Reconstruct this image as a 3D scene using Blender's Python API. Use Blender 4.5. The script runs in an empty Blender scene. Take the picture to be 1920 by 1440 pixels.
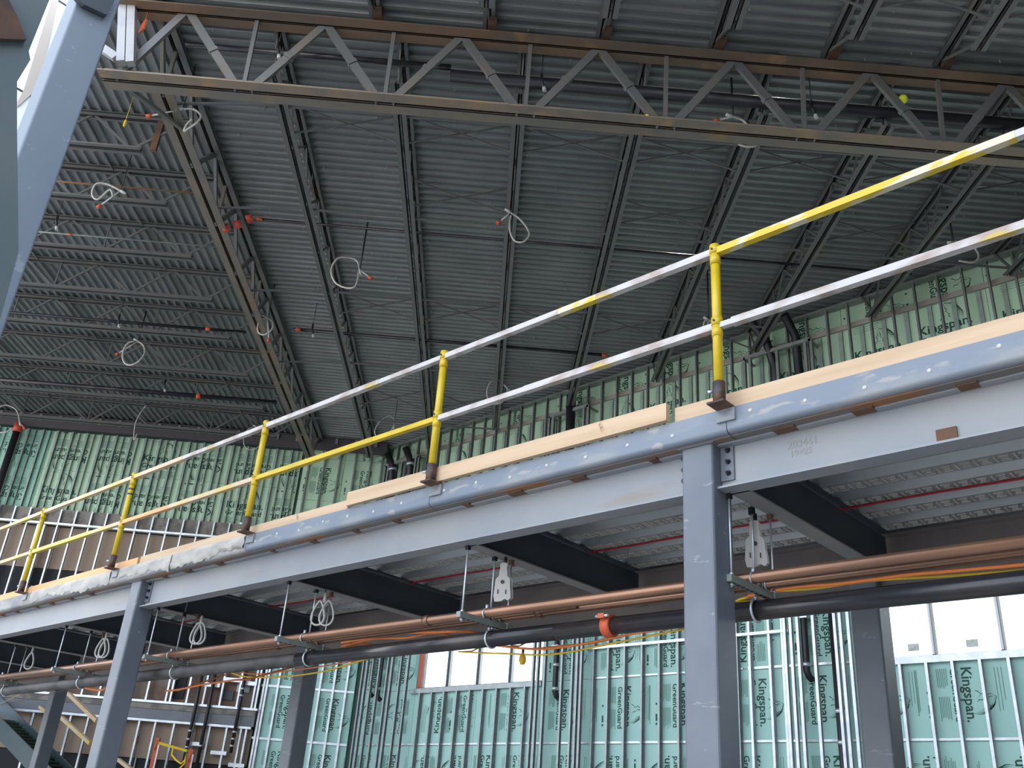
import bpy, math, random
from mathutils import Vector, Matrix
random.seed(7)
SC = bpy.context.scene
COL = SC.collection

# ------------------------------------------------------------------ camera
F_PX, W_PX, H_PX = 1745.0, 1920.0, 1440.0
_x = Vector((2045, -693, -1745)).normalized()
_z = Vector((280, -3568, 1745)).normalized()
_y = _z.cross(_x).normalized()
_x = _y.cross(_z).normalized()
EYE = Vector((0, 0, 1.6))
def ray(px, py):                      # direction through a pixel, world axes
    c = Vector((px - 960, py - 720, F_PX))
    return Vector((_x.dot(c), _y.dot(c), _z.dot(c)))
def on_y(px, py, y):
    r = ray(px, py); return EYE + r * ((y - EYE.y) / r.y)
def on_x(px, py, x):
    r = ray(px, py); return EYE + r * ((x - EYE.x) / r.x)
def on_z(px, py, z):
    r = ray(px, py); return EYE + r * ((z - EYE.z) / r.z)
cam_d = bpy.data.cameras.new('camera')
cam = bpy.data.objects.new('camera', cam_d); COL.objects.link(cam)
right = Vector((_x[0], _y[0], _z[0])); down = Vector((_x[1], _y[1], _z[1])); fwd = Vector((_x[2], _y[2], _z[2]))
M = Matrix.Identity(4)
for i in range(3):
    M[i][0] = right[i]; M[i][1] = -down[i]; M[i][2] = -fwd[i]; M[i][3] = EYE[i]
cam.matrix_world = M
cam_d.sensor_width = 36; cam_d.lens = 36 * F_PX / W_PX
cam_d.clip_start = 0.05; cam_d.clip_end = 500
SC.camera = cam

# ------------------------------------------------------------------ light
world = bpy.data.worlds.new('sky'); SC.world = world; world.use_nodes = True
wn = world.node_tree; wn.nodes.clear()
tc = wn.nodes.new('ShaderNodeTexCoord'); sx = wn.nodes.new('ShaderNodeSeparateXYZ')
cr = wn.nodes.new('ShaderNodeValToRGB'); bg = wn.nodes.new('ShaderNodeBackground'); wo = wn.nodes.new('ShaderNodeOutputWorld')
wn.links.new(tc.outputs['Generated'], sx.inputs[0]); wn.links.new(sx.outputs['Z'], cr.inputs[0])
cr.color_ramp.elements[0].position = 0.0; cr.color_ramp.elements[0].color = (0.95, 0.97, 1.0, 1)
cr.color_ramp.elements[1].position = 1.0; cr.color_ramp.elements[1].color = (0.55, 0.71, 1.0, 1)
e = cr.color_ramp.elements.new(0.35); e.color = (0.80, 0.89, 1.0, 1)
wn.links.new(cr.outputs[0], bg.inputs[0]); bg.inputs[1].default_value = 1.35
wn.links.new(bg.outputs[0], wo.inputs[0])
sun_d = bpy.data.lights.new('sun', 'SUN'); sun_d.energy = 4.0; sun_d.angle = 0.01; sun_d.color = (1.0, 0.93, 0.82)
sun = bpy.data.objects.new('sun', sun_d); COL.objects.link(sun)
sun.rotation_euler = Vector((0.35, -0.75, -0.85)).to_track_quat('-Z', 'Y').to_euler()
SC.view_settings.view_transform = 'Standard'; SC.view_settings.look = 'None'
SC.view_settings.gamma = 1.0; SC.view_settings.use_curve_mapping = False
SC.view_settings.exposure = 1.45

# ------------------------------------------------------------------ frame of the building
S = math.sqrt(0.5)
U = Vector((S, S, 0)); V = Vector((-S, S, 0)); ZU = Vector((0, 0, 1))
def uvz(u, v, z): return U * u + V * v + ZU * z
def on_v(px, py, v):
    r = ray(px, py); t = (v - EYE.dot(V)) / r.dot(V); return EYE + r * t

# ------------------------------------------------------------------ mesh helper
class MB:
    def __init__(s): s.v = []; s.f = []; s.m = []; s.sm = []
    def add(s, vs, fs, mi=0, smooth=False):
        b = len(s.v); s.v += [Vector(p) for p in vs]
        for f in fs: s.f.append([b + i for i in f]); s.m.append(mi); s.sm.append(smooth)
        return s
    def box(s, lo, hi, mi=0):
        x0, y0, z0 = lo; x1, y1, z1 = hi
        return s.add([(x0,y0,z0),(x1,y0,z0),(x1,y1,z0),(x0,y1,z0),(x0,y0,z1),(x1,y0,z1),(x1,y1,z1),(x0,y1,z1)],
                     [(0,3,2,1),(4,5,6,7),(0,1,5,4),(1,2,6,5),(2,3,7,6),(3,0,4,7)], mi)
    def obox(s, c, a, b, d, mi=0):          # centre and three half-axes
        c = Vector(c); vs = []
        for k in (-1, 1):
            for (i, j) in ((-1,-1),(1,-1),(1,1),(-1,1)): vs.append(c + a*i + b*j + d*k)
        return s.add(vs, [(0,3,2,1),(4,5,6,7),(0,1,5,4),(1,2,6,5),(2,3,7,6),(3,0,4,7)], mi)
    def bar(s, p0, p1, w, h, up=ZU, mi=0):  # w sideways, h along up
        p0 = Vector(p0); p1 = Vector(p1); d = (p1 - p0)
        L = d.length; d = d / L; side = d.cross(up)
        if side.length < 1e-4: side = d.cross(Vector((1,0,0)))
        side.normalize(); u2 = side.cross(d).normalized()
        return s.obox((p0+p1)/2, d*(L/2), side*(w/2), u2*(h/2), mi)
    def prism(s, pts, off, mi=0):           # planar outline swept by a vector
        n = len(pts); off = Vector(off)
        vs = [Vector(p) for p in pts] + [Vector(p)+off for p in pts]
        fs = [tuple(range(n-1,-1,-1)), tuple(range(n, 2*n))] + [(i,(i+1)%n,n+(i+1)%n,n+i) for i in range(n)]
        return s.add(vs, fs, mi)
    def tube(s, path, r, seg=10, mi=0, closed=False, caps=True, smooth=True):
        P = [Vector(p) for p in path]; n = len(P); rs = r if isinstance(r, (list, tuple)) else [r]*n
        vs = []; fs = []; ref = None
        for i in range(n):
            a = P[i-1] if (i > 0 or closed) else P[i]; b = P[(i+1) % n] if (i < n-1 or closed) else P[i]
            t = (b - a).normalized()
            if ref is None:
                ref = t.cross(ZU)
                if ref.length < 1e-3: ref = t.cross(Vector((1,0,0)))
                ref.normalize()
            ref = (ref - t*ref.dot(t)).normalized(); bi = t.cross(ref)
            for k in range(seg):
                an = 2*math.pi*k/seg; vs.append(P[i] + ref*(rs[i]*math.cos(an)) + bi*(rs[i]*math.sin(an)))
        m = n if closed else n-1
        for i in range(m):
            for k in range(seg):
                a = i*seg+k; b = i*seg+(k+1) % seg; c = ((i+1) % n)*seg+(k+1) % seg; d = ((i+1) % n)*seg+k
                fs.append((a,b,c,d))
        s.add(vs, fs, mi, smooth)
        if caps and not closed:
            b0 = len(s.v) - n*seg
            s.f.append([b0+k for k in range(seg-1,-1,-1)]); s.m.append(mi); s.sm.append(False)
            s.f.append([b0+(n-1)*seg+k for k in range(seg)]); s.m.append(mi); s.sm.append(False)
        return s
    def build(s, name, mats, parent=None, rot=None, keep=False):
        me = bpy.data.meshes.new(name)
        if parent: IM = world_mat(parent).inverted(); loc = None
        else:
            loc = Vector((0,0,0))
            if not keep:
                lo = [min(p[i] for p in s.v) for i in range(3)]; hi = [max(p[i] for p in s.v) for i in range(3)]
                loc = Vector(((lo[0]+hi[0])/2, (lo[1]+hi[1])/2, lo[2]))
            IM = (Matrix.Translation(loc) @ Matrix.Rotation(rot or 0.0, 4, 'Z')).inverted()
        me.from_pydata([tuple(IM @ p) for p in s.v], [], s.f)
        if not isinstance(mats, (list, tuple)): mats = [mats]
        for m in mats: me.materials.append(m)
        for i, p in enumerate(me.polygons): p.material_index = s.m[i]; p.use_smooth = s.sm[i]
        me.update()
        o = bpy.data.objects.new(name, me); COL.objects.link(o)
        if parent: o.parent = parent
        else:
            o.location = loc
            if rot: o.rotation_euler = (0, 0, rot)
        return o
Q45 = math.pi/4
def world_mat(o):
    m = Matrix.Identity(4)
    while o: m = Matrix.Translation(o.location) @ Matrix.Rotation(o.rotation_euler[2], 4, 'Z') @ m; o = o.parent
    return m
def tag(o, label=None, cat=None, group=None, kind=None):
    if label: o['label'] = label
    if cat: o['category'] = cat
    if group: o['group'] = group
    if kind: o['kind'] = kind
    return o
def thing(name, loc, label, cat, group=None, rot=0.0):
    o = bpy.data.objects.new(name, None); COL.objects.link(o); o.location = loc
    if rot: o.rotation_euler = (0, 0, rot)
    o.empty_display_size = 0.1; o.empty_display_size = 0.1
    return tag(o, label, cat, group)
def copy_tree(o, off, label=None):
    c = o.copy(); COL.objects.link(c); c.location = o.location + Vector(off)
    if label: c['label'] = label
    for ch in list(o.children):
        d = ch.copy(); COL.objects.link(d); d.parent = c
        for g in list(ch.children):
            e2 = g.copy(); COL.objects.link(e2); e2.parent = d
    return c
def structure(name, mb, m):
    return tag(mb.build(name, m, keep=(name != 'wall_left'), rot=(Q45 if name == 'wall_left' else None)), kind='structure')

def frange(a, b, st):
    o = []; x = a
    while x <= b + 1e-6: o.append(x); x += st
    return o
# ------------------------------------------------------------------ materials
def mat(name, col, rough=0.6, metal=0.0, col2=None, scale=3.0, lo=0.45, hi=0.6, detail=6, stretch=None, bump=0.0, extra=None, spec=None):
    m = bpy.data.materials.new(name); m.use_nodes = True; nt = m.node_tree
    b = nt.nodes['Principled BSDF']; b.inputs['Roughness'].default_value = rough; b.inputs['Metallic'].default_value = metal
    if spec is not None: b.inputs['Specular IOR Level'].default_value = spec
    b.inputs['Base Color'].default_value = (*col, 1)
    if col2 or bump:
        tcn = nt.nodes.new('ShaderNodeTexCoord'); mp = nt.nodes.new('ShaderNodeMapping')
        nt.links.new(tcn.outputs['Object'], mp.inputs[0])
        if stretch: mp.inputs['Scale'].default_value = stretch
        no = nt.nodes.new('ShaderNodeTexNoise'); no.inputs['Scale'].default_value = scale; no.inputs['Detail'].default_value = detail
        nt.links.new(mp.outputs[0], no.inputs['Vector'])
        cur = None
        if col2:
            rp = nt.nodes.new('ShaderNodeValToRGB'); rp.color_ramp.elements[0].position = lo; rp.color_ramp.elements[1].position = hi
            rp.color_ramp.elements[0].color = (*col, 1); rp.color_ramp.elements[1].color = (*col2, 1)
            nt.links.new(no.outputs[0], rp.inputs[0]); cur = rp.outputs[0]
        if extra:                                    # second layer: (colour, scale, lo, hi, stretch)
            c3, sc3, lo3, hi3, st3 = extra
            mp3 = nt.nodes.new('ShaderNodeMapping'); nt.links.new(tcn.outputs['Object'], mp3.inputs[0]); mp3.inputs['Scale'].default_value = st3
            mp3.inputs['Location'].default_value = (3.3, 1.7, 9.1)
            n3 = nt.nodes.new('ShaderNodeTexNoise'); n3.inputs['Scale'].default_value = sc3; n3.inputs['Detail'].default_value = 8
            nt.links.new(mp3.outputs[0], n3.inputs['Vector'])
            r3 = nt.nodes.new('ShaderNodeMapRange'); r3.inputs[1].default_value = lo3; r3.inputs[2].default_value = hi3
            nt.links.new(n3.outputs[0], r3.inputs[0])
            mx = nt.nodes.new('ShaderNodeMix'); mx.data_type = 'RGBA'; nt.links.new(r3.outputs[0], mx.inputs[0])
            nt.links.new(cur, mx.inputs[6]); mx.inputs[7].default_value = (*c3, 1); cur = mx.outputs[2]
        if cur: nt.links.new(cur, b.inputs['Base Color'])
        if bump:
            bn = nt.nodes.new('ShaderNodeBump'); bn.inputs['Strength'].default_value = bump; bn.inputs['Distance'].default_value = 0.01
            nt.links.new(no.outputs[0], bn.inputs['Height']); nt.links.new(bn.outputs[0], b.inputs['Normal'])
    return m
RUST = (0.14, 0.07, 0.035)
CHORD_RUST = None
m_deck = mat('roof_deck_metal', (0.24,0.25,0.25), 0.42, 0.35, (0.19,0.20,0.20), 1.2, 0.35, 0.7)
m_joist = mat('joist_paint', (0.12,0.125,0.125), 0.55, 0.1, (0.15,0.135,0.12), 2.0, 0.45, 0.65, extra=((0.14,0.085,0.055), 1.3, 0.66, 0.78, (1,1,1)))
m_truss = mat('truss_paint', (0.15,0.14,0.125), 0.6, 0.1, (0.19,0.155,0.12), 1.5, 0.4, 0.6, extra=((0.24,0.16,0.09), 2.2, 0.55, 0.72, (1,1,1)))
m_trusst = mat('weathered_tan_chord', (0.23,0.175,0.125), 0.7, 0.1, (0.17,0.15,0.13), 1.5, 0.45, 0.6, extra=((0.33,0.21,0.10), 2.5, 0.58, 0.72, (1,1,1)))
m_chord = mat('rusty_chord', (0.13,0.095,0.07), 0.7, 0.1, (0.17,0.105,0.065), 1.2, 0.4, 0.6, extra=((0.26,0.15,0.07), 2.5, 0.60, 0.74, (1,1,1)))
m_rusty = mat('rusted_steel', (0.14,0.07,0.04), 0.8, 0.1, (0.08,0.05,0.04), 6)
m_primer = mat('grey_primer_steel', (0.115,0.13,0.158), 0.45, 0.0, (0.14,0.153,0.178), 2.2, 0.42, 0.6, bump=0.05, extra=((0.22,0.235,0.25), 11, 0.66, 0.70, (0.6,1,2)))
m_girder = mat('girder_primer', (0.235,0.25,0.275), 0.45, 0.0, (0.27,0.275,0.28), 1.4, 0.42, 0.62, bump=0.05, extra=((0.25,0.18,0.12), 1.3, 0.60, 0.78, (0.5,1,3.5)))
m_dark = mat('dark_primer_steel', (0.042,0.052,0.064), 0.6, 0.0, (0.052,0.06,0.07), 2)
m_inner = mat('inner_girder_paint', (0.15,0.13,0.125), 0.6, 0.0, (0.19,0.165,0.15), 1.5)
m_flange = mat('flange_paint', (0.24,0.235,0.23), 0.5)
m_curb = mat('pour_stop_plate', (0.165,0.195,0.24), 0.4, 0.0, (0.23,0.24,0.255), 3.5, 0.50, 0.66, stretch=(0.6,1,1.6), extra=((0.30,0.295,0.285), 7, 0.60, 0.66, (0.6,1,1.8)), bump=0.12)
m_curb_dirty = mat('pour_stop_with_cement', (0.36,0.35,0.335), 0.8, 0.0, (0.22,0.22,0.23), 4, 0.42, 0.62, stretch=(0.5,1,1.5), bump=0.8, extra=((0.22,0.14,0.08), 2.5, 0.62, 0.75, (0.5,1,2)))
m_rustlip = mat('rust_lip', (0.15,0.135,0.125), 0.7, 0.0, (0.24,0.11,0.045), 2.2, 0.46, 0.58, stretch=(0.8,1,1))
m_cement = mat('smeared_cement', (0.46,0.43,0.38), 0.9, 0.0, (0.33,0.31,0.29), 6, 0.4, 0.6, stretch=(0.5,1,1.5), bump=0.6)
m_sidew = mat('unseen_wall_grey', (0.14,0.145,0.15), 0.9, 0.0, (0.17,0.17,0.165), 1.0)
m_pine = mat('pine_board', (0.56,0.40,0.255), 0.6, 0.0, (0.47,0.32,0.19), 3, 0.4, 0.7, stretch=(0.3,6,6), extra=((0.26,0.14,0.07), 5.0, 0.70, 0.73, (1,1,1)))
m_pine2 = mat('orange_pine_board', (0.70,0.38,0.16), 0.6, 0.0, (0.55,0.29,0.13), 3, 0.4, 0.75, stretch=(0.3,6,6))
m_yellow = mat('yellow_paint', (0.60,0.42,0.01), 0.35, 0.0, (0.52,0.36,0.01), 4)
m_railw = mat('worn_white_rail', (0.50,0.47,0.45), 0.5, 0.0, (0.36,0.28,0.24), 9, 0.48, 0.62, stretch=(0.5,1,1), extra=((0.50,0.36,0.08), 2.5, 0.66, 0.69, (0.6,1,1)))
m_raily = mat('worn_yellow_rail', (0.60,0.42,0.02), 0.4, 0.0, (0.58,0.52,0.38), 9, 0.52, 0.57, stretch=(0.4,1,1))
m_railt = mat('tan_worn_rail', (0.56,0.42,0.28), 0.5, 0.0, (0.56,0.40,0.12), 5, 0.5, 0.6, stretch=(0.4,1,1))
m_socket = mat('socket_steel', (0.05,0.045,0.045), 0.5, 0.3, (0.16,0.07,0.04), 8)
m_bolt = mat('bolt_steel', (0.03,0.035,0.045), 0.4, 0.6)
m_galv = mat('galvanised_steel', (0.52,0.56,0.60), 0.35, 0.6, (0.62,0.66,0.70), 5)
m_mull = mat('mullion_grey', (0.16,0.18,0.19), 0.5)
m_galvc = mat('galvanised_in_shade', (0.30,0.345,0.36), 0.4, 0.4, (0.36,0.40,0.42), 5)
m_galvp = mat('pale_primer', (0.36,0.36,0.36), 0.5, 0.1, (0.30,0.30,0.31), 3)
m_galvd = mat('galvanised_deck', (0.42,0.43,0.42), 0.38, 0.5, (0.32,0.33,0.33), 3, 0.4, 0.7, stretch=(0.3,1,1))
m_emb = mat('deck_emboss', (0.55,0.52,0.48), 0.5, 0.2)
m_foam = mat('green_foam_board', (0.31,0.58,0.46), 0.7, 0.0, (0.34,0.61,0.49), 0.8)
m_foam2 = mat('teal_foam_board', (0.37,0.62,0.575), 0.7, 0.0, (0.40,0.645,0.60), 0.8)
m_foam3 = mat('lit_foam_board', (0.47,0.66,0.47), 0.7, 0.0, (0.50,0.68,0.50), 0.8)  # same foam as the other boards, stronger light up here raised in its colour
m_ink = mat('print_ink', (0.02,0.08,0.06), 0.7)
m_ink2 = mat('fine_print_ink', (0.12,0.27,0.22), 0.7)
m_seam = mat('wall_backing', (0.06,0.10,0.09), 0.9)
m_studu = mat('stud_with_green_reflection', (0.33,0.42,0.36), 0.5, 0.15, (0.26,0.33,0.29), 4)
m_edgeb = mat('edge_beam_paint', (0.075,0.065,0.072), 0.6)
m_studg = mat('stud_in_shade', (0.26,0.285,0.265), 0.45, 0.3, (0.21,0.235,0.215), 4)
m_tan = mat('tan_gypsum', (0.27,0.205,0.155), 0.85, 0.0, (0.30,0.225,0.17), 1.5)
m_furr = mat('dusty_furring', (0.42,0.38,0.33), 0.6, 0.2)
m_slab = mat('dirty_concrete', (0.24,0.22,0.20), 0.9, 0.0, (0.14,0.13,0.12), 4, bump=0.3)
m_ground = mat('concrete_ground', (0.50,0.47,0.43), 0.9, 0.0, (0.43,0.40,0.36), 0.5, bump=0.2)
m_copper = mat('copper_pipe', (0.33,0.175,0.11), 0.32, 0.65, (0.22,0.125,0.085), 3, 0.4, 0.65, stretch=(0.4,1,1))
m_blackpipe = mat('black_pipe', (0.03,0.03,0.036), 0.22, 0.35, (0.075,0.062,0.055), 4, 0.5, 0.7, stretch=(0.4,1,1))
m_dustpipe = mat('dusty_black_pipe', (0.10,0.095,0.09), 0.6, 0.1, (0.05,0.048,0.048), 6, 0.4, 0.6, stretch=(0.4,1,1))
m_blk = mat('cast_iron', (0.02,0.02,0.025), 0.45, 0.2)
m_orange = mat('orange_paint', (0.50,0.085,0.025), 0.5)
m_red = mat('red_paint', (0.55,0.07,0.04), 0.5)
m_white = mat('white_plastic', (0.50,0.49,0.47), 0.5)
m_hose = mat('braided_hose', (0.50,0.48,0.43), 0.4, 0.2, (0.36,0.34,0.31), 60, 0.4, 0.6)
m_cordo = mat('orange_cord', (0.80,0.22,0.05), 0.5)
m_cordy = mat('yellow_cord', (0.80,0.52,0.03), 0.5)
m_panelw = mat('white_cladding', (0.82,0.84,0.86), 0.5)
m_tansof = mat('tan_cladding', (0.52,0.46,0.40), 0.6)
m_brick = mat('brick_backing', (0.17,0.10,0.075), 0.9, 0.0, (0.19,0.155,0.13), 2, 0.45, 0.55)
m_void = mat('painted_interior_dark', (0.02,0.022,0.025), 0.9)  # black colour stands in for the darkness of unlit voids and holes
m_stair = mat('stair_stringer', (0.07,0.105,0.125), 0.4, 0.1)
m_tread = mat('stair_tread', (0.045,0.075,0.045), 0.6)
m_hivis = mat('hivis_yellow', (0.75,0.85,0.04), 0.5)
m_redtape = mat('red_tape', (0.40,0.01,0.03), 0.5)
m_colblue = mat('blue_primer_column', (0.165,0.20,0.245), 0.45, 0.0, (0.18,0.215,0.26), 1.0, bump=0.03, extra=((0.23,0.27,0.31), 9, 0.68, 0.72, (0.6,1,1)))
m_gray_near = mat('near_bracing', (0.11,0.145,0.15), 0.6, 0.0, (0.13,0.155,0.16), 1.5)
m_pvc = mat('green_stair_glass', (0.16,0.22,0.16), 0.3)
def glass_mat():
    m = bpy.data.materials.new('clear_glass'); m.use_nodes = True; nt = m.node_tree; nt.nodes.clear()
    o = nt.nodes.new('ShaderNodeOutputMaterial'); mx = nt.nodes.new('ShaderNodeMixShader')
    t = nt.nodes.new('ShaderNodeBsdfTransparent'); g = nt.nodes.new('ShaderNodeBsdfGlossy'); g.inputs['Roughness'].default_value = 0.05
    fr = nt.nodes.new('ShaderNodeFresnel'); fr.inputs[0].default_value = 1.3
    t.inputs[0].default_value = (0.97,0.99,0.98,1)
    nt.links.new(fr.outputs[0], mx.inputs[0]); nt.links.new(t.outputs[0], mx.inputs[1]); nt.links.new(g.outputs[0], mx.inputs[2]); nt.links.new(mx.outputs[0], o.inputs[0])
    return m
m_glass = glass_mat()
m_stick = mat('pane_sticker', (0.62,0.66,0.64), 0.7, 0.0, (0.45,0.5,0.48), 20)

# ------------------------------------------------------------------ lettering
_tc = {}
def text_mesh(txt):
    if txt in _tc: return _tc[txt]
    cu = bpy.data.curves.new('t', 'FONT'); cu.body = txt; cu.size = 1.0; cu.resolution_u = 2; cu.offset = 0.02
    o = bpy.data.objects.new('t', cu); COL.objects.link(o)
    dg = bpy.context.evaluated_depsgraph_get(); me = o.evaluated_get(dg).to_mesh()
    vs = [v.co.copy() for v in me.vertices]; fs = [tuple(p.vertices) for p in me.polygons]
    o.evaluated_get(dg).to_mesh_clear(); bpy.data.objects.remove(o); bpy.data.curves.remove(cu)
    x0 = min(v.x for v in vs); x1 = max(v.x for v in vs)
    vs = [Vector((v.x-x0, v.y, 0)) for v in vs]
    _tc[txt] = (vs, fs, x1-x0); return _tc[txt]
def put_text(mb, txt, org, ax, ay, length, mi=0, nrm=None):
    vs, fs, w = text_mesh(txt); k = length / w
    mb.add([org + ax*(v.x*k) + ay*(v.y*k) for v in vs], fs, mi)
    return k
def stroke(mb, pts, org, ax, ay, w, mi=0):    # tapered ribbon
    P = [org + ax*p[0] + ay*p[1] for p in pts]; n = len(P); vs = []; fs = []
    nn = ax.cross(ay)
    for i in range(n):
        t = (P[min(n-1,i+1)] - P[max(0,i-1)]).normalized(); s = nn.cross(t).normalized()
        ww = w * math.sin(math.pi*(i+0.35)/(n-0.3)) * 0.5
        vs += [P[i]+s*ww, P[i]-s*ww]
    for i in range(n-1): fs.append((2*i,2*i+1,2*i+3,2*i+2))
    mb.add(vs, fs, mi)
def lion(mb, org, ax, ay, h, mi=0):           # maned head drawn in sweeping strokes
    h *= 1.3
    for k in range(7):
        x0, y0 = 0.02+0.085*k, 0.98-0.02*k-0.012*k*k
        ex, ey = 0.40-0.02*k, -0.52-0.02*k
        pts = [(x0+ex*t+0.16*math.sin(math.pi*t), y0+ey*t*t+0.06*math.sin(math.pi*t)) for t in [j/7.0 for j in range(8)]]
        stroke(mb, [(p[0]*h, p[1]*h) for p in pts], org, ax, ay, 0.045*h, mi)
    for pts in (((-0.10,0.95),(-0.20,0.78),(-0.15,0.66),(-0.27,0.50),(-0.18,0.42),(-0.20,0.28),(-0.05,0.18)),
                ((0.0,0.90),(-0.06,0.76),(0.02,0.66),(-0.03,0.52),(0.05,0.42)), ((-0.12,0.94),(-0.02,1.06),(0.12,1.02),(0.04,0.95)),
                ((0.05,0.42),(0.14,0.30),(0.10,0.18),(0.22,0.06)), ((-0.2,0.28),(-0.34,0.12),(-0.38,0.0))):
        stroke(mb, [(p[0]*h, p[1]*h) for p in pts], org, ax, ay, 0.05*h, mi)
def fine_block(mb, org, ax, ay, L, H, rows, mi=1):
    for r in range(rows):
        l = L * random.uniform(0.72, 1.0); y = H*(r+0.3)/rows
        t = H/rows*0.42
        mb.add([org+ay*y, org+ax*l+ay*y, org+ax*l+ay*(y+t), org+ay*(y+t)], [(0,1,2,3)], mi)
def board_print(mb, cx, cz, hor, nrm, rot, full=True, scale=1.0):
    """printing centred at distance cx along hor, height cz; rot 0 upright, 90 cw, 180, 270"""
    X = hor; Z = ZU
    d = {0:(X,Z), 90:(-Z,X), 180:(-X,-Z), 270:(Z,-X)}[rot]
    ax, ay = d; base = nrm*0.004
    L = 0.75*scale
    o = X*cx + ZU*cz + base
    k = put_text(mb, 'Kingspan.', o - ax*(L/2) + ay*0.02, ax, ay, L, 0)
    put_text(mb, 'GreenGuard', o - ax*(L/2) - ay*(0.135*scale), ax, ay, L*0.98, 0)
    lion(mb, o + ax*(0.06*L) + ay*(0.17*scale), ax, ay, 0.20*scale, 0)
    fine_block(mb, o - ax*(L/2) - ay*(0.34*scale), ax, ay, 0.33*L/0.75, 0.16*scale, 6)
    fine_block(mb, o + ax*0.02 - ay*(0.34*scale), ax, ay, 0.36*L/0.75, 0.16*scale, 7)
    if full:
        fine_block(mb, o - ax*(L/2) - ay*(0.66*scale), ax, ay, 0.72, 0.05, 2)
        for q in range(3): fine_block(mb, o - ax*(L/2-0.02) + ay*(0.46*scale+0.045*q), ax, ay, 0.6, 0.02, 1)
        for q in (0.05, 0.3, 0.5):          # small badges
            bx = o + ax*(q*L-0.1) - ay*(0.50*scale)
            w = 0.12 if q == 0.3 else 0.035
            mb.add([bx, bx+ax*w, bx+ax*w+ay*0.035, bx+ay*0.035], [(0,1,2,3)], 0)

# ================================================================== ground and shell
g = MB(); g.box((-70,-60,-0.3),(60,70,0.0)); structure('floor', g, m_ground)
ZD = 10.8                                     # underside of the roof deck
YR = 14.5; VL = 23.2; YF = 2.5               # right wall plane, left wall plane, open front edge
def deck_profile(a0, a1, pitch=0.16):
    out = []; a = a0
    while a < a1:
        out += [(a, 0.0), (a+0.05, 0.0), (a+0.068, 0.045), (a+pitch-0.018, 0.045)]; a += pitch
    out.append((a, 0.0)); return out
c = MB()
prof = deck_profile(3.0, 26.2)
vs = []
for (v, dz) in prof:                          # main bay: ribs along U
    u0 = max(-4.72, YF/S - v); u1 = (YR+0.3)/S - v
    if u1 < u0: u1 = u0
    vs += [uvz(u0, v, ZD+dz), uvz(u1, v, ZD+dz)]
c.add(vs, [(2*i, 2*i+1, 2*i+3, 2*i+2) for i in range(len(prof)-1)])
prof = deck_profile(-21.0, -4.72)
vs = []
for (u, dz) in prof:                          # left bay: ribs along V
    v0 = YF/S - u; v1 = VL + 0.3
    v0 = min(v0, v1)
    vs += [uvz(u, v0, ZD+dz), uvz(u, v1, ZD+dz)]
c.add(vs, [(2*i, 2*i+2, 2*i+3, 2*i+1) for i in range(len(prof)-1)])
structure('ceiling', c, m_deck)
fs_ = MB()
for v_ in frange(4.2, 22.5, 0.62):
    for u_ in frange(-4.2, 20.0, 0.53):
        if u_+v_ > YR/S - 0.3 or u_+v_ < YF/S+0.2: continue
        if random.random() < 0.62: continue
        uu = u_+random.uniform(-0.1, 0.1); vv_ = v_+0.08*random.choice((-1, 0, 1)); fs_.obox(uvz(uu, vv_, ZD-0.01), U*0.006, V*0.006, ZU*0.03)
structure('trim_3', fs_, m_galvp)
rf = MB()                                     # roof build-up above the deck so no sky shows through
pts = [(-22.5, YF), (22.0, YF), (22.0, YR+0.3), (-18.6, YR+0.3), (-31.0, 27.2-25.0+0.0)]
P = [Vector((23.0, YF, 0)), Vector((23.0, YR+0.4, 0)), Vector((-18.3, YR+0.4, 0)), uvz(-21, VL+0.4, 0), uvz(-21, YF/S+21, 0)]
rf.prism([p + ZU*(ZD+0.06) for p in P], (0,0,0.35)); structure('ceiling', rf, m_deck)
fa = MB(); fa.bar((22.0, YF-0.05, ZD+0.15), (-31.5, YF-0.05, ZD+0.15), 0.08, 0.35); structure('trim_1', fa, m_rusty)

# right wall backing with its two window openings
wins = [(-16.45, -12.72, 4.46, 6.8), (-5.95, 5.6, 4.46, 6.8)]
w = MB(); X0, X1 = -18.9, 22.0
def wall_seg(a, b, z0, z1): w.box((a, YR+0.06, z0), (b, YR+0.26, z1))
wall_seg(X0, X1, 0, 4.40); wall_seg(X0, X1, 6.8, 11.2)
wall_seg(X0, -16.45, 4.40, 6.8); wall_seg(-12.72, -5.95, 4.40, 6.8); wall_seg(5.6, X1, 4.40, 6.8)
structure('wall_right', w, m_seam)
w = MB(); w.box((6.0, -9.0, 0), (6.3, YR+0.3, 11.2)); structure('wall_side_unseen', w, m_sidew)  # unseen wall added outside the frame to shade right-facing steel
w = MB()
c0 = uvz(-2.84, VL, 0)
w.obox(uvz((-22-2.6)/2, VL+0.16, 5.6), U*((22-2.6)/2), V*0.1, ZU*5.6); structure('wall_left', w, m_seam)

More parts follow.
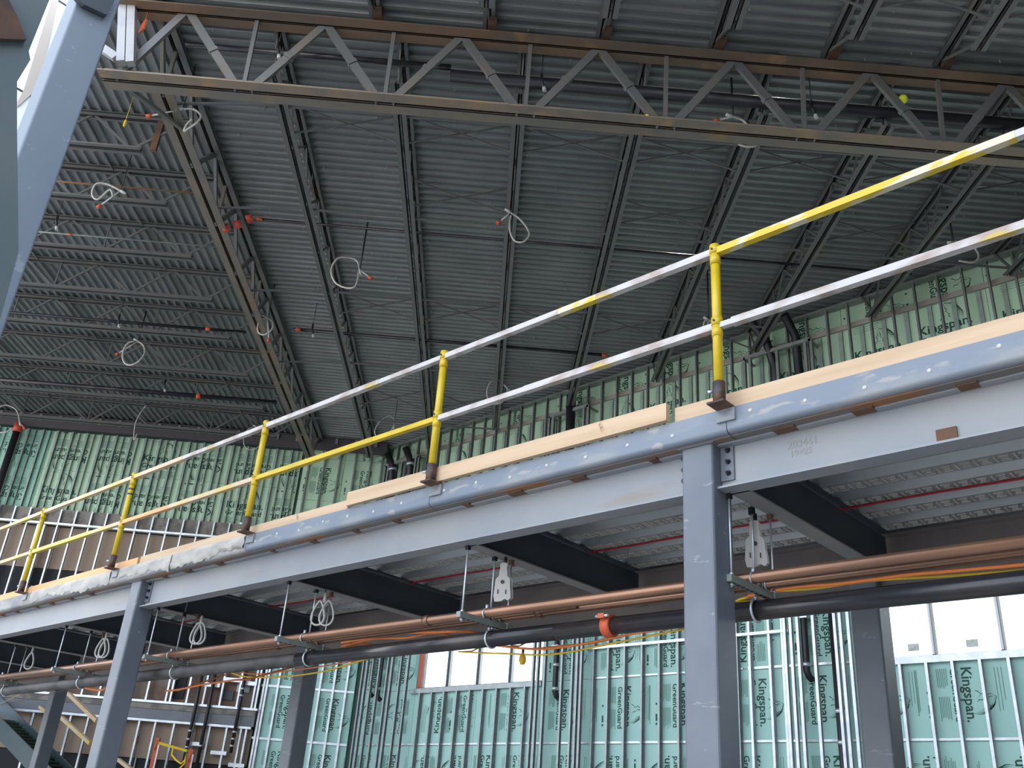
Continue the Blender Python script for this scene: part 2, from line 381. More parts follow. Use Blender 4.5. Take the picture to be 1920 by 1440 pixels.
# insulation boards, one object each
def visible(p):
    c2 = p - EYE; x = right.dot(c2); y = down.dot(c2); z = fwd.dot(c2)
    if z < 0.1: return None
    return (960+F_PX*x/z, 720+F_PX*y/z)
def board(x0, x1, z0, z1, wall, prints, material, label, group):
    if wall == 'R': hor = Vector((1,0,0)); nrm = Vector((0,-1,0)); base = Vector((0, YR, 0))
    else: hor = U; nrm = -V; base = V*VL
    cen = base + hor*((x0+x1)/2) + ZU*z0
    t = thing('insulation_board', cen, label, 'insulation board', group, rot=(0.0 if wall == 'R' else Q45))
    b = MB(); b.obox(base + hor*((x0+x1)/2) + ZU*((z0+z1)/2) - nrm*0.025, hor*((x1-x0)/2-0.004), nrm*0.025, ZU*((z1-z0)/2-0.004))
    b.build('foam_sheet', material, t)
    if prints:
        p = MB(); o = base
        for (cx, cz, rot, sc) in prints:
            q = MB(); board_print(q, cx, cz, hor, nrm, rot, True, sc)
            # keep printing inside the sheet
            off = base
            keep = []
            for f, mi in zip(q.f, q.m):
                ok = all((x0+0.01) < (q.v[i]).dot(hor) < (x1-0.01) and z0+0.01 < q.v[i].z < z1-0.01 for i in f)
                if ok: keep.append((f, mi))
            p.add([v+off for v in q.v], [f for f, _ in keep]); n = len(keep)
            p.m[-n:] = [mi for _, mi in keep] if n else p.m[-n:]
        if p.f: p.build('printed_lettering', [m_ink, m_ink2], t)
    return t

SEAM = [2.13-1.163, 2.13, 3.29, 4.45, 5.62, 6.80, 7.95, 9.10, 10.27, 10.85]
right_x = [-18.4, -17.45, -16.45, -14.5, -12.72, -11.45, -9.0, -7.4, -5.95, -3.5, -1.1, 1.3]
low_prints = {  # x centre, rotation of the printing for the band just below the window sills
    1: [(-17.9, 270)], 2: [(-16.95, 270)], 3: [(-15.55, 270), (-14.75, 90)], 4: [(-13.45, 90)], 5: [(-12.15, 90)], 6: [(-10.68, 90)], 7: [(-7.95, 90)], 8: [(-6.9, 90)], 9: [(-4.72, 90)], 10: [(-2.3, 90)], 11:[(0.2,90)]}
bands = {0:'lowest visible band', 1:'band below the sill line', 2:'band level with the window sills', 3:'band beside the windows'}
for bi in range(len(SEAM)-1):
    z0, z1 = SEAM[bi], SEAM[bi+1]
    for xi in range(len(right_x)-1):
        x0, x1 = right_x[xi], right_x[xi+1]
        if bi in (3, 4) and ((x0 >= -16.5 and x1 <= -12.7) or x0 >= -5.96): continue
        vis = [visible(Vector((x, YR, z))) for x in (x0, (x0+x1)/2, x1) for z in (z0, (z0+z1)/2, z1)]
        if not any(p and -60 < p[0] < 1980 and -60 < p[1] < 1500 for p in vis): continue
        if bi in (5, 6) : pr = []
        elif bi <= 4:
            pr = []
            n = 1 if x1-x0 < 1.7 else 2
            for (cx, rot) in (low_prints.get(xi+1, []) if bi == 2 else []): pr.append((cx, 3.90, rot, 1.0))
            if bi != 2:
                for q in range(n): pr.append((x0+(x1-x0)*(q+0.45+0.1*((xi+bi) % 2))/n, (z0+z1)/2-(0.1 if bi == 3 else 0), 90 if (xi+bi) % 3 else 270, 1.0))
            elif x1-x0 > 2: pr.append((low_prints[xi+1][0][0]+(1.2 if xi % 2 else -1.2), 3.90, 90, 1.0))
        else:
            pr = [(x0+0.62, (z0+z1)/2-0.1, [0, 90][bi == 8], 1.15)] + ([(x0+1.75, (z0+z1)/2+0.02, [0, 90][bi == 8], 1.15)] if x1-x0 > 2 else [])
        mt = m_foam2 if bi <= 4 else m_foam3
        where = 'under the mezzanine' if bi <= 4 else 'above the mezzanine railing'
        lab = ('teal' if bi <= 4 else 'pale green') + ' printed foam sheet on the right wall ' + where + (', top row' if bi == 8 else '')
        board(x0, x1, z0, z1, 'R', pr, mt, lab, 'foam sheets on the right wall ' + where + (' top row' if bi == 8 else ''))
left_u = [-16.5, -14.1, -11.7, -9.3, -6.9, -5.12]
for bi, (z0, z1) in enumerate(((8.27, 9.35), (9.35, 10.42))):
    for ui in range(len(left_u)-1):
        u0, u1 = left_u[ui], left_u[ui+1]
        pr = [(u0+0.55, (z0+z1)/2-0.1, 180 if (ui+bi) % 2 else 0, 1.25), (u0+1.7, (z0+z1)/2-0.15+0.1*bi, 180, 1.25)]
        board(u0, u1, z0, z1, 'L', [p for p in pr if p[0] < u1], m_foam3 if ui > 1 else m_foam, 'green foam insulation sheet with upside-down printing high on the left back wall', 'foam sheets high on the left wall')
for bi in range(len(SEAM)-1):
    z0, z1 = SEAM[bi], SEAM[bi+1]
    u0, u1 = -5.05, -2.9
    for (a, b2) in ((u0, -3.98), (-3.98, u1)):
        pr = [((a+b2)/2+0.05, (z0+z1)/2+(0.03 if bi == 2 else -0.05), 90, 1.0)]
        where = 'below the mezzanine' if bi <= 4 else 'above the railing'
        board(a, b2, z0, z1, 'L', pr, m_foam2 if bi <= 4 else m_foam3, 'green foam sheet on the left wall by the inside corner, ' + where, 'foam sheets by the inside corner ' + where)

# ------------------------------------------------------------------ windows
def window(n, x0, x1, z0, z1, mulls, stickers):
    t = thing('window_%d' % n, Vector(((x0+x1)/2, YR+0.1, z0)), None, None); t['kind'] = 'structure'
    f = MB()
    f.box((x0, YR+0.10, z0), (x1, YR+0.20, z0+0.05)); f.box((x0, YR+0.10, z1-0.06), (x1, YR+0.20, z1))
    f.box((x0, YR+0.10, z0), (x0+0.05, YR+0.20, z1)); f.box((x1-0.05, YR+0.10, z0), (x1, YR+0.20, z1))
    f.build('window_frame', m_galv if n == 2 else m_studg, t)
    for m_ in mulls:
        wd = 0.012 if n == 1 else 0.006
        f = MB(); f.box((m_-wd, YR+0.06, z0), (m_+wd, YR+0.18, z1), 0); f.box((m_+0.035-0.04*(n-1)-0.05*(n-1), YR+0.10, z0), (m_+0.055-0.05*(n-1), YR+0.18, z1), 1); f.build('mullion', [m_mull, m_panelw], t)
    p = MB(); p.box((x0, YR+0.15, z0), (x1, YR+0.156, z1)); p.build('window_pane', m_glass, t)
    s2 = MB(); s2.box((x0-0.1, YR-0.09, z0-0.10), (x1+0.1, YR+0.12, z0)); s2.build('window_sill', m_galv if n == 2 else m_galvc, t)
    for (a, b2) in stickers:
        q = MB(); q.box((a, YR+0.13, b2), (a+0.17, YR+0.134, b2+0.11)); q.build('sticker', m_stick, t)
    return t
window(1, -16.45, -12.75, 4.46, 6.8, [-15.55, -14.62, -13.68], [])
window(2, -5.95, 5.6, 4.46, 6.8, [-5.05, -4.09, -3.1, -2.1, -1.1], [(-5.47, 4.58), (-4.62, 4.58)])
r = MB(); r.bar((-16.38, YR+0.03, 4.47), (-16.38, YR+0.03, 6.8), 0.10, 0.03); tag(r.build('red_flashing_strip', m_red), 'red vertical strip at the left jamb of the centre window', 'flashing strip')

# ------------------------------------------------------------------ wall studs
def stud_mesh(base, hor, nrm, L, w_=0.04, d_=0.09):     # open C section
    b = MB(); t = 0.004
    b.obox(base + ZU*(L/2) + nrm*d_, hor*(w_/2), nrm*(t/2), ZU*(L/2))
    b.obox(base + ZU*(L/2), hor*(w_/2), nrm*(t/2), ZU*(L/2))
    b.obox(base + ZU*(L/2) + nrm*(d_/2) - hor*(w_/2), hor*(t/2), nrm*(d_/2), ZU*(L/2))
    return b
NR = Vector((0,-1,0)); HR = Vector((1,0,0))
def studs(xs, wall, z0, z1, label, group, m=m_galv, w_=0.04, d_=0.09, out=0.01):
    first = None
    hor, nrm, base = (HR, NR, Vector((0,YR,0))) if wall == 'R' else (U, -V, V*VL)
    for x in xs:
        p = base + hor*x + nrm*out + ZU*z0
        if first is None:
            t = thing('metal_stud', p, label, 'wall stud', group, rot=(0.0 if wall == 'R' else Q45))
            stud_mesh(p, hor, nrm, z1-z0, w_, d_).build('channel', m, t); first = (t, p)
        else: copy_tree(first[0], p-first[1])
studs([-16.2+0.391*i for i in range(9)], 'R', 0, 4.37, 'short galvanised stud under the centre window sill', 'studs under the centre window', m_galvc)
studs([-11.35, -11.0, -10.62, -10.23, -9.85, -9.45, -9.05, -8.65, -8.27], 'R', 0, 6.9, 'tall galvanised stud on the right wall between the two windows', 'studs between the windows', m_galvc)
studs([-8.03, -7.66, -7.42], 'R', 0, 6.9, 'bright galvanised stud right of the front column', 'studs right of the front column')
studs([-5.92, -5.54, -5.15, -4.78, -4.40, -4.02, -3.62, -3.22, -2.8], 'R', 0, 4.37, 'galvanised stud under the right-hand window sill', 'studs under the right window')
# pillar furring: bundles standing proud of the wall
def bundle(xs, label, group, z1=6.9, out=0.22, m=m_galvc):
    studs(xs, 'R', 0, z1, label, group, m, out=out, w_=0.045, d_=0.06)
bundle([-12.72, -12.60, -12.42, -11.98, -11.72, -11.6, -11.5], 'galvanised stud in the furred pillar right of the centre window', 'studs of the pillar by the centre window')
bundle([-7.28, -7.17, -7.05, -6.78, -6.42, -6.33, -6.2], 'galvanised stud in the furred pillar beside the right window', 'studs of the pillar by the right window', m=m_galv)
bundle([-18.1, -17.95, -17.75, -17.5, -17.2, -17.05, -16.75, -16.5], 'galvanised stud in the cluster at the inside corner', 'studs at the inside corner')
# upper right wall
ux = [-18.0+0.395*i for i in range(46)]
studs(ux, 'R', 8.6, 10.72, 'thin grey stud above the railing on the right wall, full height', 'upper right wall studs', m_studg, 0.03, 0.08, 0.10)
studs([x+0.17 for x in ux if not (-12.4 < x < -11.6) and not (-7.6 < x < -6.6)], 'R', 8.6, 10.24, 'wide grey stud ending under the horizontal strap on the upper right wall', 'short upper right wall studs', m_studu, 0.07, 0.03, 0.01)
# horizontal members
def rail_r(x0, x1, z, h, d, label, name='metal_furring', m=m_galv, out=0.02):
    b = MB(); b.box((x0, YR-out-d, z-h/2), (x1, YR-out, z+h/2)); return tag(b.build(name, m), label, 'wall channel')
rail_r(-11.5, -7.3, 5.0, 0.05, 0.1, 'galvanised cross channel on the middle of the right wall', m=m_galv)
rail_r(-18.0, 0, 3.30, 0.035, 0.02, 'long thin galvanised strap across the lower right wall')
rail_r(-8.1, -6.2, 4.45, 0.04, 0.02, 'short galvanised strap between front column and pillar')
rail_r(-11.5, -8.2, 4.45, 0.03, 0.02, 'thin galvanised strap left of the front column')
rail_r(-18.0, 1.0, 10.30, 0.10, 0.03, 'dusty horizontal strap high on the right wall above the railing', m=m_furr, out=0.03)
rail_r(-18.4, 2.0, 10.72, 0.06, 0.12, 'top track where the right wall meets the roof', 'top_track', m_studg, 0.05)
# left wall studs and cladding
def band_l(u0, u1, z0, z1, out, th, name, m, label, cat):
    b = MB(); b.obox(uvz((u0+u1)/2, VL-out-th/2, (z0+z1)/2), U*((u1-u0)/2), V*(th/2), ZU*((z1-z0)/2))
    return tag(b.build(name, m, rot=Q45), label, cat)
eb = thing('edge_beam', uvz(-9.7, VL-0.17, 10.42), 'dark steel edge beam with stiffener tabs along the top of the left wall', 'beam', rot=Q45)
q = MB(); q.obox(uvz(-9.7, VL-0.2, 10.59), U*6.8, V*0.02, ZU*0.17); q.obox(uvz(-9.7, VL-0.22, 10.765), U*6.8, V*0.08, ZU*0.008); q.build('beam_section', m_edgeb, eb)
for k in range(26):
    q = MB(); q.obox(uvz(-16.2+0.52*k, VL-0.245, 10.68), U*0.035, V*0.03, ZU*0.075); q.build('stiffener', m_studg, eb)
band_l(-16.5, -5.1, 7.88, 8.27, 0.04, 0.10, 'spandrel_beam', m_slab, 'dark grey beam band below the green boards of the left wall', 'beam')
band_l(-16.5, -5.1, 7.84, 7.89, 0.15, 0.12, 'stud_track', m_galv, 'bright horizontal track across the upper left wall', 'track')
for i in range(6):
    a = -16.5 + i*1.9
    band_l(a, min(a+1.89, -5.1), 6.78, 7.84, 0.02, 0.02, 'gypsum_panel', m_tan, 'tan gypsum panel behind upper left studs', 'wall panel')['group'] = 'upper tan panels'
ul = [-16.2+0.385*i for i in range(29)]
studs(ul, 'L', 6.0, 8.25, 'bright thin stud in front of the upper tan panels', 'upper left bright studs', m_galv, 0.035, 0.06, 0.16)
studs([u_+0.02 for u_ in ul], 'L', 8.27, 10.4, 'green-grey stud over the green boards of the left wall', 'upper left wall studs', m_studu, 0.055, 0.07, 0.02)
studs([u_+0.20 for u_ in ul], 'L', 8.27, 10.4, 'narrow grey stud over the green boards of the left wall', 'upper left narrow studs', m_studg, 0.018, 0.04, 0.02)
band_l(-16.5, -5.1, 5.6, 6.77, 0.0, 0.05, 'painted_void_sheet', m_void, 'black sheet standing in for the dark opening under the upper tan panels', 'wall backing')  # flat black paints the unlit void below the panels
wide = MB(); p0 = uvz(-11.15, VL-0.3, 5.0)
tw = thing('box_header_stud', p0, 'wide bright steel stud with punched holes, standing left of the second rail post', 'wall stud')
wide.obox(p0+ZU*1.4, U*0.10, V*0.04, ZU*1.4); wide.build('channel', m_galv, tw)
for k in range(3):
    h = MB(); h.tube([p0+ZU*(0.5+0.85*k)-V*0.045, p0+ZU*(0.5+0.85*k)-V*0.03], 0.022, 10); h.build('punched_hole', m_void, tw)
# lower left wall
band_l(-14, -5.1, 0, 3.5, -0.05, 0.05, 'painted_void_sheet', m_void, 'black sheet standing in for the dark void behind the lower tan panels', 'wall backing')  # black sheet in place of the unlit depth behind the panels
for i in range(5):
    a = -11.5 + i*1.28
    band_l(a, a+1.27, 2.66, 3.45, 0.02, 0.02, 'gypsum_panel', m_tan, 'tan gypsum panel behind the lower left studs', 'wall panel')['group'] = 'lower tan panels'
band_l(-14, -5.12, 3.44, 3.49, 0.12, 0.12, 'stud_track', m_galv, 'bright track under the blue-grey beam of the lower left wall', 'track')
band_l(-14, -5.08, 3.50, 3.72, 0.05, 0.14, 'floor_beam', m_primer, 'blue-grey floor beam across the lower left wall', 'beam')
band_l(-14, -5.08, 3.72, 3.84, 0.05, 0.16, 'slab_edge', m_slab, 'rough dirty concrete slab edge above the blue-grey beam', 'slab')
band_l(-14, -5.05, 3.85, 3.90, 0.12, 0.12, 'stud_track', m_galv, 'bright bottom track standing on the slab edge', 'track')
studs([-8.43, -8.05, -7.68, -7.31, -6.88, -6.45, -6.06, -5.67, -5.34, -5.22, -8.85, -9.25, -9.65, -10.1], 'L', 0.5, 3.45, 'bright stud in front of the lower tan panels', 'lower left studs', m_galv, 0.04, 0.08, 0.12)
studs([-8.35, -8.0, -7.66, -7.2, -7.1, -6.72, -6.34, -5.95, -5.55, -5.2, -5.12, -8.75, -9.15, -9.6, -10.0, -10.5, -11], 'L', 3.88, 6.3, 'bright stud standing on the slab edge in front of the brick room', 'second floor studs', m_galv, 0.04, 0.08, 0.12)
band_l(-14, -5.15, 3.9, 6.3, 0.0, 0.03, 'masonry_backing', m_brick, 'brown brick and board backing behind the second floor studs', 'wall backing')
for (a, z) in ((-6.55, 4.75), (-5.75, 4.45), (-6.2, 4.3), (-5.35, 4.4)):
    band_l(a-0.18, a+0.18, z, z+0.09, 0.13, 0.09, 'stud_bridging', m_galv, 'short bright block between second floor studs', 'bridging')['group'] = 'blocks between the second floor studs'
for (a, z) in ((-5.75, 2.85), (-6.3, 3.0), (-5.3, 2.62)):
    band_l(a-0.18, a+0.18, z, z+0.08, 0.13, 0.09, 'stud_bridging', m_galv, 'short bright block between the lower left studs', 'bridging')['group'] = 'blocks between the lower left studs'
for (a, z, wd, hh, mm, nm, lb) in ((-5.85, 4.05, 0.3, 0.22, m_dark, 'plastic_wrap', 'grey wrapped bundle behind second floor studs'), (-5.5, 4.25, 0.3, 0.35, m_studg, 'plastic_wrap', 'pale plastic sheet behind the second floor studs'), (-7.0, 4.0, 0.30, 0.9, m_void, 'painted_dark_patch', 'black patch standing in for the unlit interior behind the second floor studs')):  # last item only paints the dark interior as a black patch
    band_l(a-wd/2, a+wd/2, z, z+hh, 0.035, 0.04, nm, mm, lb, 'wall feature')
studs([-5.03, -4.96, -4.70, -4.36, -4.03, -3.72, -3.4, -3.1], 'L', 0, 6.9, 'white galvanised stud over the teal boards left of the inside corner', 'studs left of the corner', m_galv, 0.045, 0.05, 0.02)
studs([-4.9, -4.5, -4.1, -3.7, -3.3, -3.0], 'L', 8.3, 10.6, 'grey stud over pale boards above the corner', 'upper studs left of the corner', m_studg, 0.04, 0.05, 0.02)
for z in (3.28, 4.45): band_l(-5.1, -2.9, z-0.025, z+0.025, 0.02, 0.02, 'metal_furring', m_galv, 'white horizontal strap left of the corner at %s' % ('sill height' if z > 4 else 'mid height'), 'wall channel')

# ------------------------------------------------------------------ wall pipes
def pipe(pts, r, m, name, label, cat='pipe', couplings=(), cm=m_galv, group=None, seg=12):
    t = thing(name, Vector(pts[0]), label, cat, group)
    b = MB(); b.tube(pts, r, seg); b.build('pipe_run', m, t)
    for (p, q) in couplings:
        k = MB(); k.tube([p, q], r*1.25, seg); k.build('coupling', cm, t)
    return t
def vpipe_r(x, z0, z1, r, label, rings, y=YR-0.18):
    rings = list(rings)
    pts = [Vector((x, y, z1)), Vector((x, y, z0+0.12)), Vector((x+0.02, y+0.03, z0+0.04)), Vector((x+0.04, y+0.09, z0))]
    t = pipe(pts, r, m_blk, 'drain_pipe', label, couplings=[(Vector((x,y,z-0.03)), Vector((x,y,z+0.03))) for z in rings])
    k = MB(); k.box((x-0.09, y-0.07, z0+0.95), (x+0.09, YR, z0+0.99)); k.build('pipe_bracket', m_galv, t)
    return t
vpipe_r(-12.2, 4.10, 6.9, 0.055, 'black drain pipe with elbow in the pillar right of the centre window', [4.27, 4.72])
vpipe_r(-6.98, 4.20, 6.9, 0.055, 'black drain pipe ending in a short elbow, left pipe of the right pillar', [4.42])
vpipe_r(-6.50, 0.5, 6.9, 0.05, 'black ribbed pipe running full height in the right pillar', [3.25, 3.7])
vpipe_r(-17.55, 4.25, 6.9, 0.055, 'black drain pipe with curved end at the inside corner', [4.5])
vpipe_r(-17.85, 4.35, 6.9, 0.05, 'straight black pipe with white band at the inside corner', [4.52])
for (u_, z0, z1, lb, rg) in ((-6.45, 2.4, 5.2, 'black banded riser, left of three on the lower left wall', (2.95, 3.12, 3.3)), (-6.15, 2.4, 5.2, 'thin black riser, middle of three on the lower left wall', (3.0,)), (-5.45, 2.9, 5.2, 'black banded riser, right of three on the lower left wall', (3.05, 3.2, 3.35, 4.15, 4.3))):
    pipe([uvz(u_, VL-0.32, z1), uvz(u_, VL-0.32, z0)], 0.04, m_blk, 'riser_pipe', lb, couplings=[(uvz(u_, VL-0.32, z-0.02), uvz(u_, VL-0.32, z+0.02)) for z in rg])
pipe([uvz(-12.45, VL-0.4, 10.35), uvz(-12.45, VL-0.4, 5.5)], 0.09, m_blk, 'standpipe', 'thick black standpipe with red top at the far left wall', couplings=[(uvz(-12.45, VL-0.4, 10.15), uvz(-12.45, VL-0.4, 10.4))], cm=m_red)
# upper ducts on the right wall
def upipe_bracket(t, x):
    k = MB(); k.box((x-0.1, YR-0.3, 9.0), (x+0.1, YR, 9.04)); k.build('pipe_bracket', m_galv, t)
for (x, lb) in ((-17.9, 'left'), (-17.2, 'right')):
    pipe([Vector((x-0.1, YR-0.5, 10.35)), Vector((x, YR-0.35, 10.0)), Vector((x+0.1, YR-0.35, 8.8))], 0.09, m_blk, 'drain_pipe', 'bundled black pipe with pale bands at the upper inside corner, %s one' % lb, couplings=[(Vector((x, YR-0.35, 9.95)), Vector((x+0.01, YR-0.35, 9.88))), (Vector((x+0.03, YR-0.35, 9.6)), Vector((x+0.035, YR-0.35, 9.53)))])
pipe([Vector((-12.0, YR-0.35, 10.45)), Vector((-12.0, YR-0.3, 8.6))], 0.10, m_blk, 'drain_pipe', 'thick black pipe on the upper right wall between second and third rail post')
ta = pipe([Vector((-7.35, YR-0.9, 10.6)), Vector((-7.25, YR-0.4, 10.3)), Vector((-7.2, YR-0.2, 9.8)), Vector((-7.2, YR-0.2, 8.6))], 0.08, m_blk, 'drain_pipe', 'bent black pipe right of the tall yellow post, left of a pair')
upipe_bracket(ta, -7.2)
tb = pipe([Vector((-6.75, YR-0.6, 10.6)), Vector((-6.75, YR-0.2, 10.3)), Vector((-6.72, YR-0.2, 8.6))], 0.08, m_blk, 'drain_pipe', 'straight black pipe right of the tall yellow post, right of a pair')
upipe_bracket(tb, -6.72)
for (x0, x1, lb) in ((-7.75, -6.4, 'beside the tall yellow post'), (-12.6, -11.5, 'near the middle of the upper wall'), (-18.2, -16.9, 'at the upper inside corner')):
    f = thing('pipe_enclosure', Vector((x0, YR-0.35, 8.6)), 'boxed grey stud frame around pipes ' + lb, 'stud frame')
    b = MB(); b.box((x0, YR-0.38, 10.05), (x1, YR-0.30, 10.12)); b.build('header', m_studg, f)
    for x in (x0, x1-0.04):
        b = MB(); b.box((x, YR-0.38, 10.05), (x+0.04, YR, 10.09)); b.build('side_tie', m_studg, f)
    for x in (x0, x0+0.12, (x0+x1)/2, x1-0.12, x1):
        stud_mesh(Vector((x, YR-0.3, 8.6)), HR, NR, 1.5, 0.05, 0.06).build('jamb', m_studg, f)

# ================================================================== mezzanine
ZB, ZT = 3.485, 3.80                                   # beam bottom and top
XC = [-2.745, -9.59, -16.43]                          # column centre lines
def hss(mb, cx, cy, z0, z1, a=0.105, mi=0):
    r = 0.018; pts = []
    for (sx_, sy_) in ((1,1),(-1,1),(-1,-1),(1,-1)):
        for k in range(4):
            an = math.atan2(sy_, sx_) - math.pi/4 + k*math.pi/6
            pts.append(Vector((cx+sx_*(a-r)+r*math.cos(an), cy+sy_*(a-r)+r*math.sin(an), z0)))
    mb.prism(pts, (0,0,z1-z0), mi)
def column(x, y, ztop, m, label, group=None):
    t = thing('steel_column', Vector((x, y, 0)), label, 'column', group)
    b = MB(); hss(b, x, y, 0.02, ztop); b.build('tube_section', m, t)
    p = MB(); p.box((x-0.17, y-0.17, 0), (x+0.17, y+0.17, 0.02)); p.build('base_plate', m, t)
    p = MB(); p.box((x-0.12, y-0.12, ztop), (x+0.12, y+0.12, ztop+0.012)); p.build('cap_plate', m, t)
    return t
column(XC[0], 4.505, 3.752, m_primer, 'nearest front square column, right of centre, pale blue-grey')
column(XC[1], 4.505, 3.752, m_primer, 'second front square column, at the left of the mezzanine')
column(XC[0], 6.70, 3.5, m_primer, 'rear square column behind the nearest front column, in shade')
column(XC[1], 6.70, 3.5, m_primer, 'rear square column in front of the teal boards left of centre')
column(XC[2], 6.70, 3.5, m_primer, 'farthest rear column near the stair at the lower left')
def wbeam(mb, p0, p1, depth, bf, tf, tw):
    p0 = Vector(p0); p1 = Vector(p1)                  # bottom centre line
    mb.bar(p0+ZU*tf/2, p1+ZU*tf/2, bf, tf); mb.bar(p0+ZU*(depth-tf/2), p1+ZU*(depth-tf/2), bf, tf)
    mb.bar(p0+ZU*depth/2, p1+ZU*depth/2, tw, depth-2*tf)
def girder(x0, x1, label, plates):
    t = thing('edge_girder', Vector(((x0+x1)/2, 4.5, ZB)), label, 'beam')
    b = MB(); wbeam(b, (x0, 4.51, ZB), (x1, 4.51, ZB), 0.275, 0.13, 0.012, 0.02); b.build('rolled_section', m_girder, t)
    for px in plates:
        s = 1
        q = MB(); q.box((px, 4.488, 3.54), (px+0.085, 4.50, 3.757)); sp = q.build('shear_plate', m_primer, t)
        for k in range(3):
            z = 3.585+0.07*k; bx = px+0.05
            q = MB(); q.tube([Vector((bx, 4.489, z)), Vector((bx, 4.483, z))], 0.017, 12); q.tube([Vector((bx, 4.485, z)), Vector((bx, 4.470, z))], 0.012, 6); q.tube([Vector((bx, 4.475, z)), Vector((bx, 4.455, z))], 0.006, 8)
            q.build('bolt', m_bolt, sp)
    return t
girder(XC[0]+0.107, 4.0, 'right bay of the front girder with faint stamped numbers, right of the nearest column', [XC[0]+0.107])
girder(XC[1]+0.107, XC[0]-0.107, 'long middle bay of the front girder between the two front columns', [XC[1]+0.107])
girder(-24, XC[1]-0.107, 'left bay of the front girder beyond the second front column', [])
q = MB()                                               # bolts left of the near column
for k in range(3):
    z = 3.585+0.07*k; q.tube([Vector((XC[0]-0.13, 4.50, z)), Vector((XC[0]-0.13, 4.46, z))], 0.018, 8)
tag(q.build('bolt', m_bolt), 'three bolt heads on the girder web left of the nearest column', 'bolts')
# stamped piece mark and welded clip on the right bay
q = MB()
p = on_y(1475, 812, 4.499); pb = Vector((p.x, 4.4985, 3.655))
put_text(q, '203461', pb, Vector((1,0,0)), ZU, 0.17); put_text(q, '19=25', pb - ZU*0.05 + Vector((0.02,0,0)), Vector((1,0,0)), ZU, 0.12)
tag(q.build('piece_mark', m_flange), 'faint stamped number on the right bay of the front girder', 'marking')
q = MB(); p = on_y(1775, 815, 4.49); q.box((p.x-0.05, 4.488, p.z-0.03), (p.x+0.05, 4.50, p.z+0.035)); tag(q.build('weld_clip', m_rusty), 'small rusty square clip on the right end of the front girder', 'clip')

# pour stop (bent edge plate), in lengths that meet under the rail posts
def pourstop(x0, x1, m, label):
    t = thing('pour_stop', Vector((x0, 4.33, 3.70)), label, 'edge plate')
    b = MB(); r = 0.03; y0 = 4.335; z0 = 3.765; z1 = 3.915
    prof = [(y0, z1)] + [(y0+r-r*math.cos(a), z0+r-r*math.sin(a)) for a in [k*math.pi/12 for k in range(7)]] + [(4.50, z0)]
    n = len(prof); out = prof + [(y+0.0, z) for (y, z) in []]
    vs = []; 
    for (y, z) in prof: vs += [(x0, y, z), (x1, y, z)]
    b.add(vs, [(2*i, 2*i+2, 2*i+3, 2*i+1) for i in range(n-1)], 0, True)
    b.box((x0, y0+0.008, z0+0.012), (x1, 4.5, z1))
    b.build('bent_plate', m, t)
    l = MB(); l.box((x0, 4.38, z0-0.008), (x1, 4.492, z0-0.001)); l = l.build('rusty_lip', m_rustlip, t)
    x = x0+0.3
    while x < x1-0.2:                                # rusty stitch welds along the lip
        q = MB(); q.obox(Vector((x, 4.45, z0-0.012)), Vector((random.uniform(0.03,0.07),0,0)), Vector((0,0.035,0)), ZU*0.006); q.build('stitch_weld', m_rusty, l); x += random.uniform(0.42, 0.6)
    w_ = MB(); x = x0+0.15
    while x < x1-0.1:
        z = 3.845+random.uniform(-0.02, 0.02); w_.tube([Vector((x, y0+0.002, z)), Vector((x, y0-0.003, z)), Vector((x, y0-0.005, z))], [0.014, 0.011, 0.004], 10); x += 0.33
    w_.build('plug_welds', m_white, t)
    return t
pourstop(-2.50, 1.5, m_curb, 'blue-grey bent edge plate right of the tall yellow post')
pourstop(-5.0, -2.505, m_curb, 'blue-grey bent edge plate between the two nearest rail posts')
pourstop(-7.45, -5.005, m_curb, 'scuffed bent edge plate between second and third rail posts')
pourstop(-9.95, -7.455, m_curb_dirty, 'cement-smeared edge plate right of the second front column')
pourstop(-12.5, -9.955, m_curb_dirty, 'cement-smeared edge plate above the second front column')
pourstop(-24, -12.505, m_curb_dirty, 'cement-smeared edge plate at the far left end')
def smear(x0, x1, label, amp=0.016):
    q = MB(); nx = int((x1-x0)/0.02); nz = 8; vs = []
    rnd = random.Random(5); ph = [(rnd.uniform(3,40), rnd.uniform(5,60), rnd.uniform(0,6), rnd.uniform(0.3,1)) for _ in range(14)]
    for i in range(nx+1):
        x = x0+(x1-x0)*i/nx
        low = 3.785 + 0.022*math.sin(x*3.1) + 0.012*math.sin(x*9.7+2) + 0.009*math.sin(x*23) + 0.007*math.sin(x*51+1)
        for j in range(nz+1):
            z = low + (3.918-low)*j/nz
            d = sum(a*math.sin(fx*x+fz*z+p) for fx, fz, p, a in ph)/5.0
            edge = min(1, (nz-j+1)/3, (j+0.2)/1.5)
            vs.append((x, 4.333 - amp*edge*max(0.05, 0.6+0.5*d), z))
    fs = [(i*(nz+1)+j, (i+1)*(nz+1)+j, (i+1)*(nz+1)+j+1, i*(nz+1)+j+1) for i in range(nx) for j in range(nz)]
    q.add(vs, fs, 0, True); tag(q.build('cement_smear', m_cement), label, 'cement')
smear(-8.75, -7.47, 'thick ridged cement smear on the edge plate left of the third post', 0.03)
smear(-9.9, -8.8, 'thin cement smear on the edge plate above the second front column', 0.012)
smear(-12.2, -10.1, 'thin cement smear on the edge plate at the left end', 0.012)
